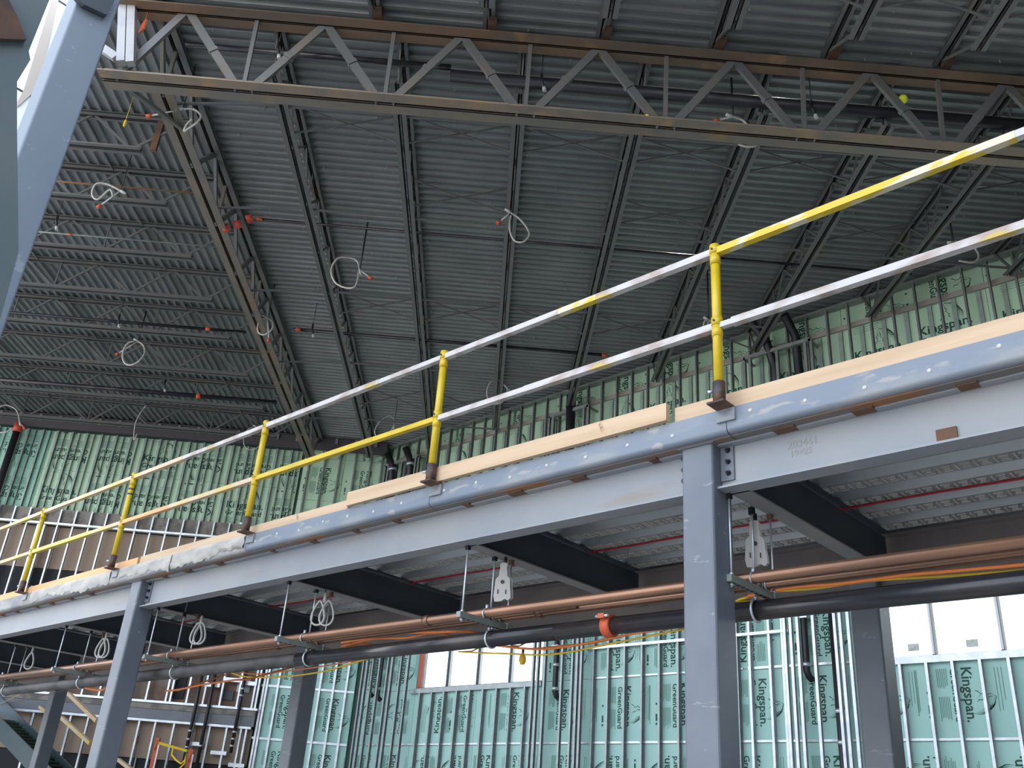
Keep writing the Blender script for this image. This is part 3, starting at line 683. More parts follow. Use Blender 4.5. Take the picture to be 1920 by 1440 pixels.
# slab and deck of the mezzanine
b = MB(); b.box((-24, 4.52, 3.885), (4, 6.8, 3.91))
prof = [(4.5, 0.075), (4.56, 0.0), (4.72, 0.0), (4.78, 0.075)]
full = []; y = 4.52
while y < 6.75:
    full += [(y, 0.07), (y+0.05, 0.07), (y+0.085, 0.0), (y+0.23, 0.0), (y+0.265, 0.07)]; y += 0.305
vs = []
for (yy, dz) in full: vs += [(-24, yy, 3.803+dz), (4, yy, 3.803+dz)]
b.add(vs, [(2*i, 2*i+1, 2*i+3, 2*i+2) for i in range(len(full)-1)])
structure('ceiling_mezzanine', b, m_galvd)
e_ = MB(); y = 4.52
while y < 6.4:
    x = -14.0
    while x < 1.0:
        z = 3.803; yc = y+0.157
        e_.box((x, yc-0.045, z-0.006), (x+0.012, yc+0.045, z)); e_.box((x+0.028, yc-0.045, z-0.006), (x+0.085, yc-0.030, z)); e_.box((x+0.028, yc+0.030, z-0.006), (x+0.085, yc+0.045, z)); e_.box((x+0.04, yc-0.008, z-0.006), (x+0.075, yc+0.008, z))
        x += 0.11
    y += 0.305
tag(e_.build('trim_2', m_emb), kind='structure')
q = MB(); q.tube([Vector((-13.5 + 0.4*k, 5.93+0.008*math.sin(k*1.7), 3.785)) for k in range(44)], 0.008, 6)
tag(q.build('red_cable', m_redtape), 'red cable running under the mezzanine deck', 'cable')
# cross beams and inner girder
bx_all = [-20.1, -17.9, -15.8, -0.41, -2.56, -4.76, -7.0, -9.38, -11.45, -13.65]
names = ['third last at the far end', 'second last at the far end', 'last before the far rear column', 'right of the frame edge column', 'just right of the nearest column', 'second from the nearest column', 'third from the nearest column', 'right beside the second front column', 'left of the second front column', 'farthest left']
first = None
for x, nmx in zip(bx_all, names):
    t = thing('cross_beam', Vector((x, 5.5, ZB)), 'dark cross beam under the mezzanine deck, ' + nmx, 'beam', 'cross beams under the mezzanine')
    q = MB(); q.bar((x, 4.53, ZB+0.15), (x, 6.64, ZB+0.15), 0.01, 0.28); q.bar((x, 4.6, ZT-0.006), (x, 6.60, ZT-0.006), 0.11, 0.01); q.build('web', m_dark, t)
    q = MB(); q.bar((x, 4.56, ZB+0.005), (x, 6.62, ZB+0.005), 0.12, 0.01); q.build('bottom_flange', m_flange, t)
t = thing('inner_girder', Vector((-6, 6.7, 3.3)), 'brown-grey inner girder at the back of the mezzanine', 'beam')
q = MB(); wbeam(q, (-24, 6.7, 3.32), (4, 6.7, 3.32), 0.478, 0.14, 0.015, 0.02); q.build('rolled_section', m_inner, t)

# toe boards
def toe(x0, x1, z0, z1, m, label, y=4.345):
    q = MB(); q.box((x0, y, z0), (x1, y+0.038, z1)); tag(q.build('toe_board', m), label, 'toe board')
toe(-2.86, 1.4, 3.895, 4.015, m_pine, 'long pale pine toe board right of the tall yellow post', 4.35)
toe(-5.98, -2.89, 3.925, 4.04, m_pine, 'bright pine toe board between the two nearest posts', 4.30)
toe(-9.52, -6.02, 3.895, 4.0, m_pine, 'pine toe board left of the second post', 4.35)
toe(-12.4, -9.58, 3.895, 4.0, m_pine2, 'orange pine toe board between the two far left posts', 4.35)
toe(-23.9, -12.48, 3.895, 4.0, m_pine2, 'orange pine toe board at the far left end', 4.35)

# rail posts
PX = [-2.50, -4.93, -7.38, -9.98, -12.38, -14.8, -0.05]
YP = 4.26
plab = ['tallest yellow rail post, right of centre, in a black socket', 'yellow rail post left of centre with collar at mid height', 'third yellow rail post from the right', 'fourth yellow rail post with dark warning marks near its top', 'far left yellow rail post', 'yellow rail post beyond the left frame edge', 'yellow rail post beyond the right frame edge']
def post(x, label):
    t = thing('rail_post', Vector((x, YP, 3.92)), label, 'rail post', 'guard rail posts')
    o = Vector((x, YP, 0))
    q = MB(); q.tube([o+ZU*4.02, o+ZU*4.95], 0.029, 16); q.build('post_tube', m_yellow, t)
    for z in (4.93, 4.42):
        q = MB(); q.tube([o+ZU*(z-0.07), o+ZU*(z-0.005)], 0.033, 16); q.tube([o+ZU*(z+0.005), o+ZU*(z+0.06)], 0.035, 16); q.tube([o+ZU*(z-0.012), o+ZU*(z+0.012)], 0.031, 16)
        c = q.build('collar', m_yellow, t)
        q = MB(); q.tube([o+ZU*(z+0.03)+Vector((0,-0.033,0)), o+ZU*(z+0.03)+Vector((0,-0.042,0))], 0.007, 8); q.build('set_screw', m_bolt, c)
    q = MB(); q.tube([o+ZU*4.99, o+ZU*5.0, o+ZU*5.005], [0.034, 0.034, 0.02], 16); q.build('cap', m_yellow, t)
    q = MB(); q.tube([o+ZU*3.915, o+ZU*4.05], 0.037, 16); s = q.build('socket', m_socket, t)
    q = MB(); q.tube([o+ZU*3.99+Vector((-0.03,-0.02,0)), o+ZU*3.99+Vector((-0.055,-0.035,0))], 0.01, 8); q.build('pin', m_galv, s)
    q = MB(); q.box((x-0.055, YP-0.05, 3.905), (x+0.055, YP+0.08, 3.917)); q.build('socket_plate', m_rusty, t)
    q = MB(); q.box((x-0.06, 4.318, 3.83), (x+0.06, 4.334, 3.905)); q.build('weld_tab', m_curb, t)
    return t
for x, l in zip(PX, plab):
    t = post(x, l)
    if 'warning marks' in l:
        q = MB()
        for z in (4.80, 4.86, 4.74): q.tube([Vector((x, YP, z)), Vector((x, YP, z+0.02))], 0.0295, 14)
        q.build('warning_marks', m_bolt, t)
# rails, each a telescoping bar of several sleeves
def railing(z, x0, x1, sleeves, label):
    t = thing('guard_rail', Vector(((x0+x1)/2, YP, z)), label, 'guard rail')
    sleeves = [list(q_) for q_ in sleeves]
    if x0 > -14.5: sleeves[0][0] = x0+0.02
    if x1 < -0.1: sleeves[-1][1] = x1-0.02
    for (a, b2, m, w_) in sleeves:
        q = MB(); q.bar((a, YP+0.0, z), (b2, YP+0.0, z), w_, w_*1.0)
        q.build('rail_sleeve', m, t)
    return t
zt, zm = 4.95, 4.42
def R(px, py=0, z=None):
    # x on the rail line for an image column
    best = None
    a, b2 = -17.0, 3.0
    for _ in range(40):
        mid = (a+b2)/2; p = visible(Vector((mid, YP, z)))
        if p is None or p[0] > px: b2 = mid
        else: a = mid
    return a
def rr(z, cuts): return [(R(a, z=z), R(b2, z=z), m, w_) for (a, b2, m, w_) in cuts]
railing(zt, -2.5, -0.05, rr(zt, [(1362, 1905, m_raily, 0.045)]) + [(R(1905, z=zt), 1.2, m_railw, 0.043)], 'yellow top rail with white flecks rising to the right frame edge')
railing(zt, -4.93, -2.5, rr(zt, [(842, 1050, m_railw, 0.043), (1050, 1120, m_raily, 0.044), (1120, 1340, m_railw, 0.045)]), 'worn white top rail between the two nearest posts')
railing(zt, -7.38, -4.93, rr(zt, [(508, 712, m_railw, 0.045), (712, 834, m_railw, 0.040)]), 'worn white top rail between second and third posts')
railing(zt, -9.98, -7.38, rr(zt, [(260, 345, m_railt, 0.045), (345, 500, m_railw, 0.041)]), 'tan and white top rail between third and fourth posts')
railing(zt, -12.38, -9.98, rr(zt, [(93, 253, m_railt, 0.044)]), 'tan top rail between fourth and fifth posts')
railing(zt, -14.8, -12.38, [(-14.8, R(40, z=zt), m_railt, 0.041), (R(40, z=zt), R(88, z=zt), m_raily, 0.045)], 'yellow-ended top rail at the far left')
railing(zm, -2.5, -0.05, [(R(1360, z=zm), R(1374, z=zm), m_railw, 0.035), (R(1374, z=zm), 1.2, m_railw, 0.045)], 'white mid rail rising to the right frame edge')
railing(zm, -4.93, -2.5, rr(zm, [(840, 985, m_railw, 0.040), (985, 1334, m_railw, 0.045)]), 'flecked white mid rail between the two nearest posts')
railing(zm, -7.38, -4.93, rr(zm, [(500, 700, m_yellow, 0.043), (700, 820, m_yellow, 0.040)]), 'bright yellow mid rail between second and third posts')
railing(zm, -9.98, -7.38, rr(zm, [(248, 320, m_pine2, 0.043), (320, 478, m_railt, 0.043)]), 'tan mid rail between third and fourth posts')
railing(zm, -12.38, -9.98, rr(zm, [(77, 172, m_yellow, 0.045), (172, 235, m_railt, 0.041)]), 'half yellow mid rail between fourth and fifth posts')
railing(zm, -14.8, -12.38, [(-14.8, R(62, z=zm), m_railt, 0.041)], 'pale mid rail at the far left')

# ================================================================== services under the mezzanine
def xpipe(x0, x1, y, z, r, m, name, label, rings=()):
    return pipe([Vector((x0, y, z)), Vector((x1, y, z))], r, m, name, label, couplings=[(Vector((a-0.03, y, z)), Vector((a+0.03, y, z))) for a in rings], cm=m_copper, seg=20)
xpipe(-24, 3.5, 4.80, 3.05, 0.033, m_copper, 'copper_pipe', 'front copper pipe, topmost of the copper lines', (-5.4, -9.9))
xpipe(-24, 3.5, 4.965, 3.045, 0.026, m_copper, 'copper_pipe', 'rear thinner copper pipe behind the front one', (-4.4, -7.6))
xpipe(-24, -4.0, 4.885, 3.042, 0.020, m_copper, 'copper_pipe', 'middle slim copper pipe ending at the middle trapeze', (-4.35,))
bp = thing('steel_pipe', Vector((-6, 4.93, 2.9)), 'large black steel pipe with an orange coupling running the whole mezzanine', 'pipe')
q = MB(); q.tube([Vector((-4.2, 4.93, 2.895)), Vector((3.5, 4.93, 2.895))], 0.057, 28); q.build('pipe_run', m_blackpipe, bp)
q = MB(); q.tube([Vector((-24, 4.93, 2.895)), Vector((-7.2, 4.93, 2.895))], 0.057, 28); q.build('pipe_run', m_dustpipe, bp)
q = MB(); q.tube([Vector((-7.2, 4.93, 2.895)), Vector((-4.2, 4.93, 2.895))], 0.057, 28); q.build('pipe_run', m_blackpipe, bp)
pc = Vector((R(1143, z=zt), 0, 0)); xcpl = on_y(1143, 1178, 4.93).x
q = MB(); q.tube([Vector((xcpl-0.035, 4.93, 2.895)), Vector((xcpl-0.03, 4.93, 2.895)), Vector((xcpl+0.03, 4.93, 2.895)), Vector((xcpl+0.035, 4.93, 2.895))], [0.062, 0.073, 0.073, 0.062], 28)
q.box((xcpl-0.025, 4.83, 2.93), (xcpl+0.025, 4.87, 2.96)); cp = q.build('grooved_coupling', m_orange, bp)
q = MB(); q.tube([Vector((xcpl-0.05, 4.845, 2.945)), Vector((xcpl+0.05, 4.845, 2.945))], 0.01, 8); q.build('coupling_bolt', m_galv, cp)
def trapeze(x, label):
    t = thing('trapeze_hanger', Vector((x, 4.8, 3.0)), label, 'pipe hanger', 'trapeze hangers under the mezzanine')
    q = MB(); q.box((x-0.02, 4.52, 2.965), (x+0.02, 5.12, 3.005)); st = q.build('strut_channel', m_studg, t)
    q = MB(); y = 4.56
    while y < 5.08: q.box((x-0.008, y, 2.963), (x+0.008, y+0.03, 2.966)); y += 0.05
    q.build('slots', m_void, st)
    for (rx, ry) in ((x+0.0, 4.555), (x-0.03, 4.87), (x+0.02, 5.0)):
        q = MB(); q.tube([Vector((rx, ry, 2.94)), Vector((rx, ry, ZB if ry != 4.87 else 3.79))], 0.0065, 8); rd = q.build('threaded_rod', m_galv, t)
        q = MB(); q.tube([Vector((rx, ry, 3.005)), Vector((rx, ry, 3.02))], 0.013, 6); q.tube([Vector((rx, ry, 2.948)), Vector((rx, ry, 2.96))], 0.013, 6); q.build('nut', m_galv, rd)
        q = MB(); q.box((rx-0.015, ry-0.015, ZB-0.03), (rx+0.015, ry+0.015, ZB+0.015)); q.build('beam_clamp', m_rusty if ry > 4.9 else m_bolt, rd)
    for (cy_, rr_) in ((4.80, 0.033), (4.965, 0.026), (4.885, 0.020)):
        q = MB(); q.tube([Vector((x, cy_+ (rr_+0.006)*math.cos(a), 3.042+(rr_+0.006)*math.sin(a))) for a in [k*math.pi/8 for k in range(17)]], 0.006, 6)
        q.tube([Vector((x, cy_-0.0, 3.042+rr_)), Vector((x, cy_, 3.042+rr_+0.035))], 0.012, 8); q.build('pipe_clamp', m_galv, t)
    q = MB()                                            # clevis for the big pipe
    q.tube([Vector((x-0.06, 4.93+0.064*math.cos(a), 2.895+0.064*math.sin(a))) for a in [k*math.pi/12 for k in range(25)]], 0.008, 6)
    q.tube([Vector((x-0.06, 4.93, 2.955)), Vector((x-0.06, 4.93, 2.99))], 0.008, 6); q.build('clevis_ring', m_galv, t)
    return t
for x, l in ((-2.63, 'trapeze of strut and rods just right of the nearest column'), (-4.77, 'trapeze of strut and rods near the middle of the photo'), (-6.98, 'trapeze of strut and rods left of the middle one'), (-9.28, 'trapeze of strut and rods right beside the second front column'), (-11.45, 'trapeze of strut and rods left of the second front column'), (-13.7, 'trapeze of strut and rods at the far left')):
    trapeze(x, l)
# flat white straps (two nearest) and looped straps (farther)
def hang_frame(x, y, ztop):
    return Vector((x, y, ztop))
def tag_strap(x, y, ztop, label, h=0.29, w_=0.125):
    t = thing('hanging_strap', Vector((x, y, ztop)), label, 'hanging strap')
    ax = Vector((0.86, 0.5, 0)).normalized(); n = Vector((-0.5, 0.86, 0)).normalized()
    outl = [(-0.16,0),(0.16,0),(0.24,-0.06),(0.20,-0.14),(0.24,-0.22),(0.26,-0.34),(0.44,-0.42),(0.46,-0.6),(0.52,-0.75),(0.55,-0.9),(0.40,-0.97),(0.2,-0.93),(0.0,-0.98),(-0.2,-1.0),(-0.42,-1.0),(-0.5,-0.85),(-0.46,-0.6),(-0.44,-0.42),(-0.26,-0.34),(-0.24,-0.22),(-0.2,-0.14),(-0.24,-0.06)]
    P = [Vector((x, y, ztop)) + ax*(a*w_) + ZU*(b2*h) for a, b2 in outl]
    q = MB(); q.prism(P, n*0.006); fr = q.build('front_leaf', m_white, t)
    P2 = [Vector((x, y, ztop)) + n*0.035 + ax*0.014 + ax*(a*w_*0.95) + ZU*(b2*h*0.97) for a, b2 in outl]
    q = MB(); q.prism(P2, n*0.006); q.build('rear_leaf', m_white, t)
    q = MB(); c0 = Vector((x, y-0.002, ztop-0.5*h)); q.tube([c0, c0-n*0.004], 0.014, 14)
    for sgn in (-1, 1): c1 = Vector((x, y-0.002, ztop-0.75*h))+ax*sgn*0.03; q.prism([c1+ax*a+ZU*b2 for a, b2 in ((-0.004,-0.016),(0.004,-0.016),(0.004,0.016),(-0.004,0.016))], -n*0.003)
    q.build('hole', m_bolt, fr)
    q = MB(); q.tube([Vector((x, y+0.015, ztop-0.02)), Vector((x, y+0.015, ZB))], 0.012, 8); q.build('clip', m_bolt, t)
def loop_strap(x, y, ztop, label, spread, h=0.27):
    t = thing('hanging_strap', Vector((x, y, ztop)), label, 'hanging strap')
    for sgn in spread:
        q = MB(); pts = []
        for k in range(21):
            a = k/20*2*math.pi
            yy = -h*(0.60 - 0.40*math.cos(a)); xx = 0.058*math.sin(a)*(1.15-0.55*math.cos(a))
            pts.append(Vector((x + sgn*0.036 + xx*0.75, y + sgn*0.02 + xx*0.45, ztop + yy)))
        for i in range(20): q.bar(pts[i], pts[i+1], 0.022, 0.014, up=(pts[i]-Vector((x+sgn*0.028, y, ztop-h*0.6))).normalized())
        q.build('strap_loop', m_white, t)
    q = MB(); q.tube([Vector((x, y, ztop-0.07)), Vector((x, y, ztop+0.02))], [0.018, 0.014], 8); q.build('strap_neck', m_white, t)
    q = MB(); q.tube([Vector((x, y, ztop)), Vector((x-0.02, y, ZB+0.02))], 0.005, 6); q.tube([Vector((x-0.02, y, ZB+0.004)), Vector((x-0.2, y, ZB+0.004))], 0.005, 6); q.build('hook', m_bolt, t)
tag_strap(-2.68, 4.93, 3.44, 'flat white plastic strap with a round hole, hung right of the nearest column')
tag_strap(-4.73, 4.90, 3.44, 'flat white plastic strap with a round hole, hung near the middle trapeze')
loop_strap(-6.93, 4.92, 3.44, 'white looped strap, third from the right', (-1, 1))
loop_strap(-9.08, 4.95, 3.44, 'white looped strap right beside the second front column', (-0.5, 0.5))
loop_strap(-11.22, 4.95, 3.44, 'white looped strap left of the second front column', (-0.7, 0.5))
loop_strap(-13.45, 5.0, 3.44, 'single white strap loop at the far left', (0,))

# ---- draped cords and work light (hang behind the pipes, y about 6.2)
def sag(px_pts, y, r, m, name, label, cat='cord'):
    P = [on_y(a, b2, y) for a, b2 in px_pts]; out = []
    n = len(P)
    for i in range(n-1):                                # Catmull-Rom
        p0 = P[max(0, i-1)]; p1 = P[i]; p2 = P[i+1]; p3 = P[min(n-1, i+2)]
        for k in range(6):
            t = k/6; out.append(0.5*((2*p1)+(p2-p0)*t+(2*p0-5*p1+4*p2-p3)*t*t+(3*p1-p0-3*p2+p3)*t**3))
    out.append(P[-1])
    if y < 7: out = [Vector((out[0].x, 6.66, 3.325)), out[0]+Vector((0.02,0.15,0.03))] + out + [out[-1]+Vector((0.02,0.15,0.03)), Vector((out[-1].x, 6.66, 3.325))]
    q = MB(); q.tube(out, r, 6); return tag(q.build(name, m), label, cat)
sag([(860,1222),(900,1224),(960,1226),(1010,1228),(1060,1224),(1120,1212),(1180,1200),(1290,1178)], 6.2, 0.008, m_cordy, 'extension_cord', 'yellow cord sagging below the orange cords under the middle bay')
sag([(900,1206),(960,1214),(1020,1217),(1090,1208),(1150,1196),(1200,1186),(1290,1174)], 6.15, 0.010, m_cordo, 'extension_cord', 'thick orange cord sagging left of the nearest column')
sag([(950,1212),(1000,1216),(1060,1210),(1110,1206),(1170,1192),(1230,1180)], 6.25, 0.008, m_cordo, 'extension_cord', 'second orange cord crossing the thick orange cord')
sag([(420,1256),(455,1268),(500,1270),(560,1266),(610,1258),(650,1247),(700,1232)], 6.2, 0.009, m_cordy, 'extension_cord', 'yellow cord looping in front of the teal boards left of centre')
sag([(440,1258),(480,1264),(540,1258),(600,1250),(660,1240)], 6.25, 0.007, m_cordo, 'extension_cord', 'thin orange cord beside the left yellow cord')
sag([(640,1205),(690,1196),(730,1186),(790,1186),(850,1184)], 5.8, 0.012, m_cordo, 'extension_cord', 'orange cord bunched above the black pipe left of the middle')
sag([(640,1212),(700,1198),(760,1196),(800,1188)], 5.9, 0.010, m_cordo, 'extension_cord', 'orange loop of cord resting above the black pipe')
sag([(1400,1118),(1450,1108),(1500,1100),(1560,1096),(1640,1086),(1700,1078),(1770,1072),(1860,1064),(1990,1052)], 5.8, 0.012, m_cordo, 'extension_cord', 'orange cord above the black pipe right of the nearest column')
sag([(1380,1126),(1440,1110),(1520,1104),(1620,1090),(1700,1084),(1800,1078),(1990,1062)], 5.9, 0.009, m_cordy, 'extension_cord', 'yellow cord above the black pipe right of the nearest column')
sag([(310,1296),(340,1292),(380,1284),(440,1275)], 5.6, 0.010, m_cordo, 'extension_cord', 'orange cord below the black pipe at the left')
sag([(155,1288),(170,1292),(190,1294),(198,1290)], 6.0, 0.016, m_cordo, 'extension_cord', 'coiled orange cord left of the second front column')
sag([(0,1320),(12,1314),(25,1308),(40,1300)], 5.4, 0.005, m_railt, 'pale_wire', 'pale wire at the lower left edge')
wl = on_y(980, 1233, 6.2)
t = thing('work_light', wl, 'small yellow caged work light on the yellow cord', 'light')
q = MB(); q.tube([wl+ZU*0.04, wl+ZU*0.01, wl-ZU*0.03, wl-ZU*0.06], [0.012, 0.03, 0.034, 0.018], 10); q.build('guard', m_cordy, t)
q = MB(); q.tube([wl+ZU*0.07, wl+ZU*0.03], 0.012, 8); q.build('lamp_socket', m_bolt, t)

# ================================================================== roof steel
def angle_pair(mb, p0, p1, side, leg, gap, t=0.012, up=1):
    """two angles back to back; flat legs facing down (up=1) for bottom chords or up (up=-1)"""
    p0 = Vector(p0); p1 = Vector(p1)
    for sg in (-1, 1):
        c0 = side*(sg*(gap/2+leg/2)); mb.bar(p0+c0+ZU*(t/2*up), p1+c0+ZU*(t/2*up), leg, t)
        c0 = side*(sg*(gap/2+t/2)); mb.bar(p0+c0+ZU*(leg/2*up), p1+c0+ZU*(leg/2*up), t, leg)
def joist(fixed, a0, a1, along, zb, ztop, legb, legt, m, name, label, group, b_in=0.9, panel=1.2, end=(True, True), rod=0.022, bo=None):
    """open web joist along V ('V', fixed = u) or along U ('U', fixed = v)"""
    P = (lambda a, z: uvz(fixed, a, z)) if along == 'V' else (lambda a, z: uvz(a, fixed, z))
    side = U if along == 'V' else V
    t = thing(name, P((a0+a1)/2, zb), label, 'roof joist', group, rot=Q45)
    q = MB(); angle_pair(q, P(a0, ztop-legt), P(a1, ztop-legt), side, legt, 0.03, up=1); 
    # top chord flat legs sit on top
    for sg in (-1, 1): q.bar(P(a0, ztop-0.006)+side*(sg*(0.015+legt/2)), P(a1, ztop-0.006)+side*(sg*(0.015+legt/2)), legt, 0.012)
    q.build('top_chord', m_joist, t)
    b0 = a0+(b_in if end[0] else 0); b1 = a1-(b_in if end[1] else 0)
    q = MB(); angle_pair(q, P(b0, zb), P(b1, zb), side, legb, 0.03); q.build('bottom_chord', m, t)
    n = max(1, int(round((b1-b0)/panel))); st = (b1-b0-0.3)/n
    for i in range(n):
        xb = b0+0.15+i*st; xt = xb+st/2
        for (pa, pb) in (((xb, zb+0.02), (xt, ztop-0.02)), ((xt, ztop-0.02), (xb+st, zb+0.02))):
            q = MB(); q.bar(P(*pa), P(*pb), rod*1.6, rod, up=side); q.build('web_diagonal', m_joist, t)
        if name != 'roof_truss' and i % 2 == 0:
            q = MB(); q.bar(P(xb, zb+0.02), P(xb, ztop-0.02), rod, rod, up=side); q.build('web_vertical', m, t)
    if end[0]:
        q = MB(); q.bar(P(b0+0.15, zb+0.02), P(a0+0.1, ztop-0.04), rod*1.8, rod, up=side); q.build('end_diagonal', m, t)
    if end[1]:
        q = MB(); q.bar(P(b1-0.15, zb+0.02), P(a1-0.1, ztop-0.04), rod*1.8, rod, up=side); q.build('end_diagonal', m, t)
    return t
def v_at_wall(u): return min(VL-0.1, YR/S - u)
# far bay joists
ordw = ['first', 'second', 'third', 'fourth', 'fifth', 'sixth', 'seventh', 'eighth', 'ninth']
for i in range(9):
    u = -3.26 + 1.588*i; v1 = v_at_wall(u)-0.12
    joist(u, 8.75, v1, 'V', 10.17, 10.8, 0.075, 0.06, m_joist, 'roof_joist', '%s roof joist to the right of the heavy joist girder, behind the main truss' % ordw[i], 'joists of the far roof bay', b_in=0.35, panel=1.3, end=(True, True))
# heavy joist girder J1
joist(-4.72, 8.7, VL-0.15, 'V', 9.95, 10.8, 0.13, 0.10, m_truss, 'joist_girder', 'heavy rust-streaked joist girder dividing the two roof bays, ending at the left wall', None, b_in=0.6, panel=1.5, rod=0.045)
# near bay joists (camera side of the truss)
for i in range(7):
    u = -1.98 + 1.43*i
    v0 = max(YF/S - u, 3.2) if u < 3 else max(YF/S-u+0.2, 3.0)
    joist(u, v0+0.05, 8.62, 'V', 10.17, 10.8, 0.075, 0.06, m_joist, 'roof_joist', '%s roof joist from the left on the camera side of the main truss' % ordw[i], 'joists of the near roof bay', b_in=0.85, panel=1.3)
# left bay joists
lv = [10.92, 12.22, 13.72, 15.15, 16.62, 18.3, 20.05, 21.75]
for i, v in enumerate(lv):
    u0 = max(-16.5, YF/S - v + 0.2)
    joist(v, u0, -4.9, 'U', 10.17, 10.8, 0.075, 0.06, m_joist, 'roof_joist', 'left bay roof joist, %s row counted from the main truss' % ordw[i], 'joists of the left roof bay', b_in=0.62, panel=1.55, end=(False, True))
# main truss
t = thing('roof_truss', uvz(0, 8.75, 9.5), 'long main truss with rusty double angle chords crossing the top of the photo', 'truss', rot=Q45)
q = MB(); angle_pair(q, uvz(-5.15, 8.75, 9.5), uvz(13, 8.75, 9.5), V, 0.155, 0.025, 0.015); q.m = [1]*12 + [0]*12; q.build('bottom_chord', [m_truss, m_trusst], t)
q = MB(); angle_pair(q, uvz(-5.15, 8.62, 10.55), uvz(13, 8.62, 10.55), V, 0.15, 0.012, 0.015); q.build('top_chord', m_chord, t)
for i in range(9):
    xb = -3.44 + 1.717*i
    for (a, z0, b2, z1) in ((xb-0.06, 9.52, xb-0.86, 10.6), (xb+0.08, 9.52, xb+0.86, 10.6)):
        q = MB(); angle_pair(q, uvz(a, 8.75, z0), uvz(b2, 8.64, z1), V, 0.05, 0.02, 0.01)
        p0, p1 = uvz(a, 8.75, z0), uvz(b2, 8.64, z1)
        q = MB(); q.bar(p0, p1, 0.10, 0.05, up=V); w1 = q.build('web_diagonal', m_joist, t)
        c = (p0+p1)/2; q = MB(); q.bar(c-(p1-p0)*0.02, c+(p1-p0)*0.02, 0.115, 0.08, up=V); q.build('batten', m_joist, w1)
    q = MB(); q.bar(uvz(xb, 8.75, 9.52), uvz(xb, 8.64, 10.58), 0.05, 0.04, up=V); q.build('web_vertical', m_joist, t)
q = MB(); q.bar(uvz(-5.0, 8.75, 9.52), uvz(-4.35, 8.64, 10.58), 0.10, 0.05, up=V); q.build('web_diagonal', m_joist, t)
# joist seats on the truss
sn = 0
for k, (u, vv) in enumerate([(-1.98+1.43*i, 8.48) for i in range(7)] + [(-1.66+1.588*i, 8.72) for i in range(8)]):
    q = MB(); s0 = uvz(u, vv-0.06 if k < 7 else vv, 10.66)
    q.prism([s0-V*0.07, s0+V*0.16, s0+V*0.10+ZU*0.14, s0+V*0.02+ZU*0.14], U*0.012)
    q.prism([s0+U*0.09-V*0.07, s0+U*0.09+V*0.16, s0+U*0.09+V*0.10+ZU*0.14, s0+U*0.09+V*0.02+ZU*0.14], U*0.012)
    q.obox(s0+U*0.05+V*0.04+ZU*0.005, U*0.055, V*0.11, ZU*0.006)
    q.build('joist_seat', m_rusty, t)
# bright post at the truss end
tp = thing('truss_post', uvz(-4.83, 8.62, 9.6), 'pale double channel post standing at the left end of the main truss', 'post')
for sg in (-1, 1):
    q = MB(); q.bar(uvz(-4.84+sg*0.055, 8.60, 9.64), uvz(-5.10+sg*0.055, 8.60, 10.78), 0.10, 0.095, up=U); q.build('channel', m_galvp, tp)
q = MB(); q.bar(uvz(-4.98, 8.6, 9.72), uvz(-5.75, 8.6, 10.22), 0.10, 0.06, up=V); tag(q.build('knee_brace', m_galvp, rot=Q45), 'pale diagonal brace left of the post at the truss end', 'brace')
# kicker from truss to joist girder
q = MB(); q.bar(uvz(-4.95, 8.85, 9.55), uvz(-4.62, 10.1, 9.95), 0.06, 0.05); tag(q.build('kicker_brace', m_joist, rot=Q45), 'short grey brace from the truss end to the joist girder', 'brace')
q = MB(); q.bar(uvz(-5.35, 10.92, 10.2), uvz(-5.35, 10.92, 10.75), 0.09, 0.05, up=V); tag(q.build('end_post', m_rusty, rot=Q45), 'rusty short vertical at the end of the first left bay joist', 'brace')
# bridging
for j, v in enumerate((9.75, 12.05, 14.5, 17.3, 20.2)):
    for i in range(8):
        ua = -4.72 + (0 if i == 0 else 1.46+1.588*(i-1)); ub = -3.26+1.588*i
        if v > v_at_wall(ub)-0.3: continue
        q = MB(); q.bar(uvz(ua+0.05, v, 10.1 if i == 0 else 10.21), uvz(ub-0.05, v, 10.23), 0.03, 0.03)
        tag(q.build('bridging_angle', m_joist, rot=Q45), 'thin horizontal bridging angle between far roof joists', 'bridging', 'horizontal bridging')
for j, v in enumerate((10.3, 11.75, 15.3, 19.4)):
    for i in range(8):
        ua = -3.26+1.588*(i-1) if i else -4.72; ub = -3.26+1.588*i
        if v > v_at_wall(ub)-0.5 or (i == 0) or (j == 1 and i % 2): continue
        tb = thing('cross_bridging', uvz((ua+ub)/2, v, 10.22), 'thin crossed bridging bars between two far roof joists', 'bridging', 'cross bridging', rot=Q45)
        for (z0, z1) in ((10.22, 10.72), (10.72, 10.22)):
            q = MB(); q.bar(uvz(ua+0.04, v, z0), uvz(ub-0.04, v, z1), 0.022, 0.022)
            q.build('bridging_bar', m_joist, tb)
for i in range(6):
    ua = -1.98+1.43*i; ub = ua+1.43
    tb = thing('cross_bridging', uvz((ua+ub)/2, 7.35, 10.22), 'thin crossed bridging bars between two near roof joists', 'bridging', 'near cross bridging', rot=Q45)
    for (z0, z1) in ((10.22, 10.72), (10.72, 10.22)):
        q = MB(); q.bar(uvz(ua+0.04, 7.35, z0), uvz(ub-0.04, 7.35, z1), 0.022, 0.022)
        q.build('bridging_bar', m_joist, tb)
for u in (-6.5, -8.9, -11.3):
    for i in range(7):
        if u < YF/S - lv[i] + 0.4: continue
        q = MB(); q.bar(uvz(u, lv[i]+0.05, 10.74), uvz(u, lv[i+1]-0.05, 10.74), 0.03, 0.03)
        tag(q.build('bridging_angle', m_joist, rot=Q45), 'thin bridging angle across the left roof bay', 'bridging', 'left bay bridging')
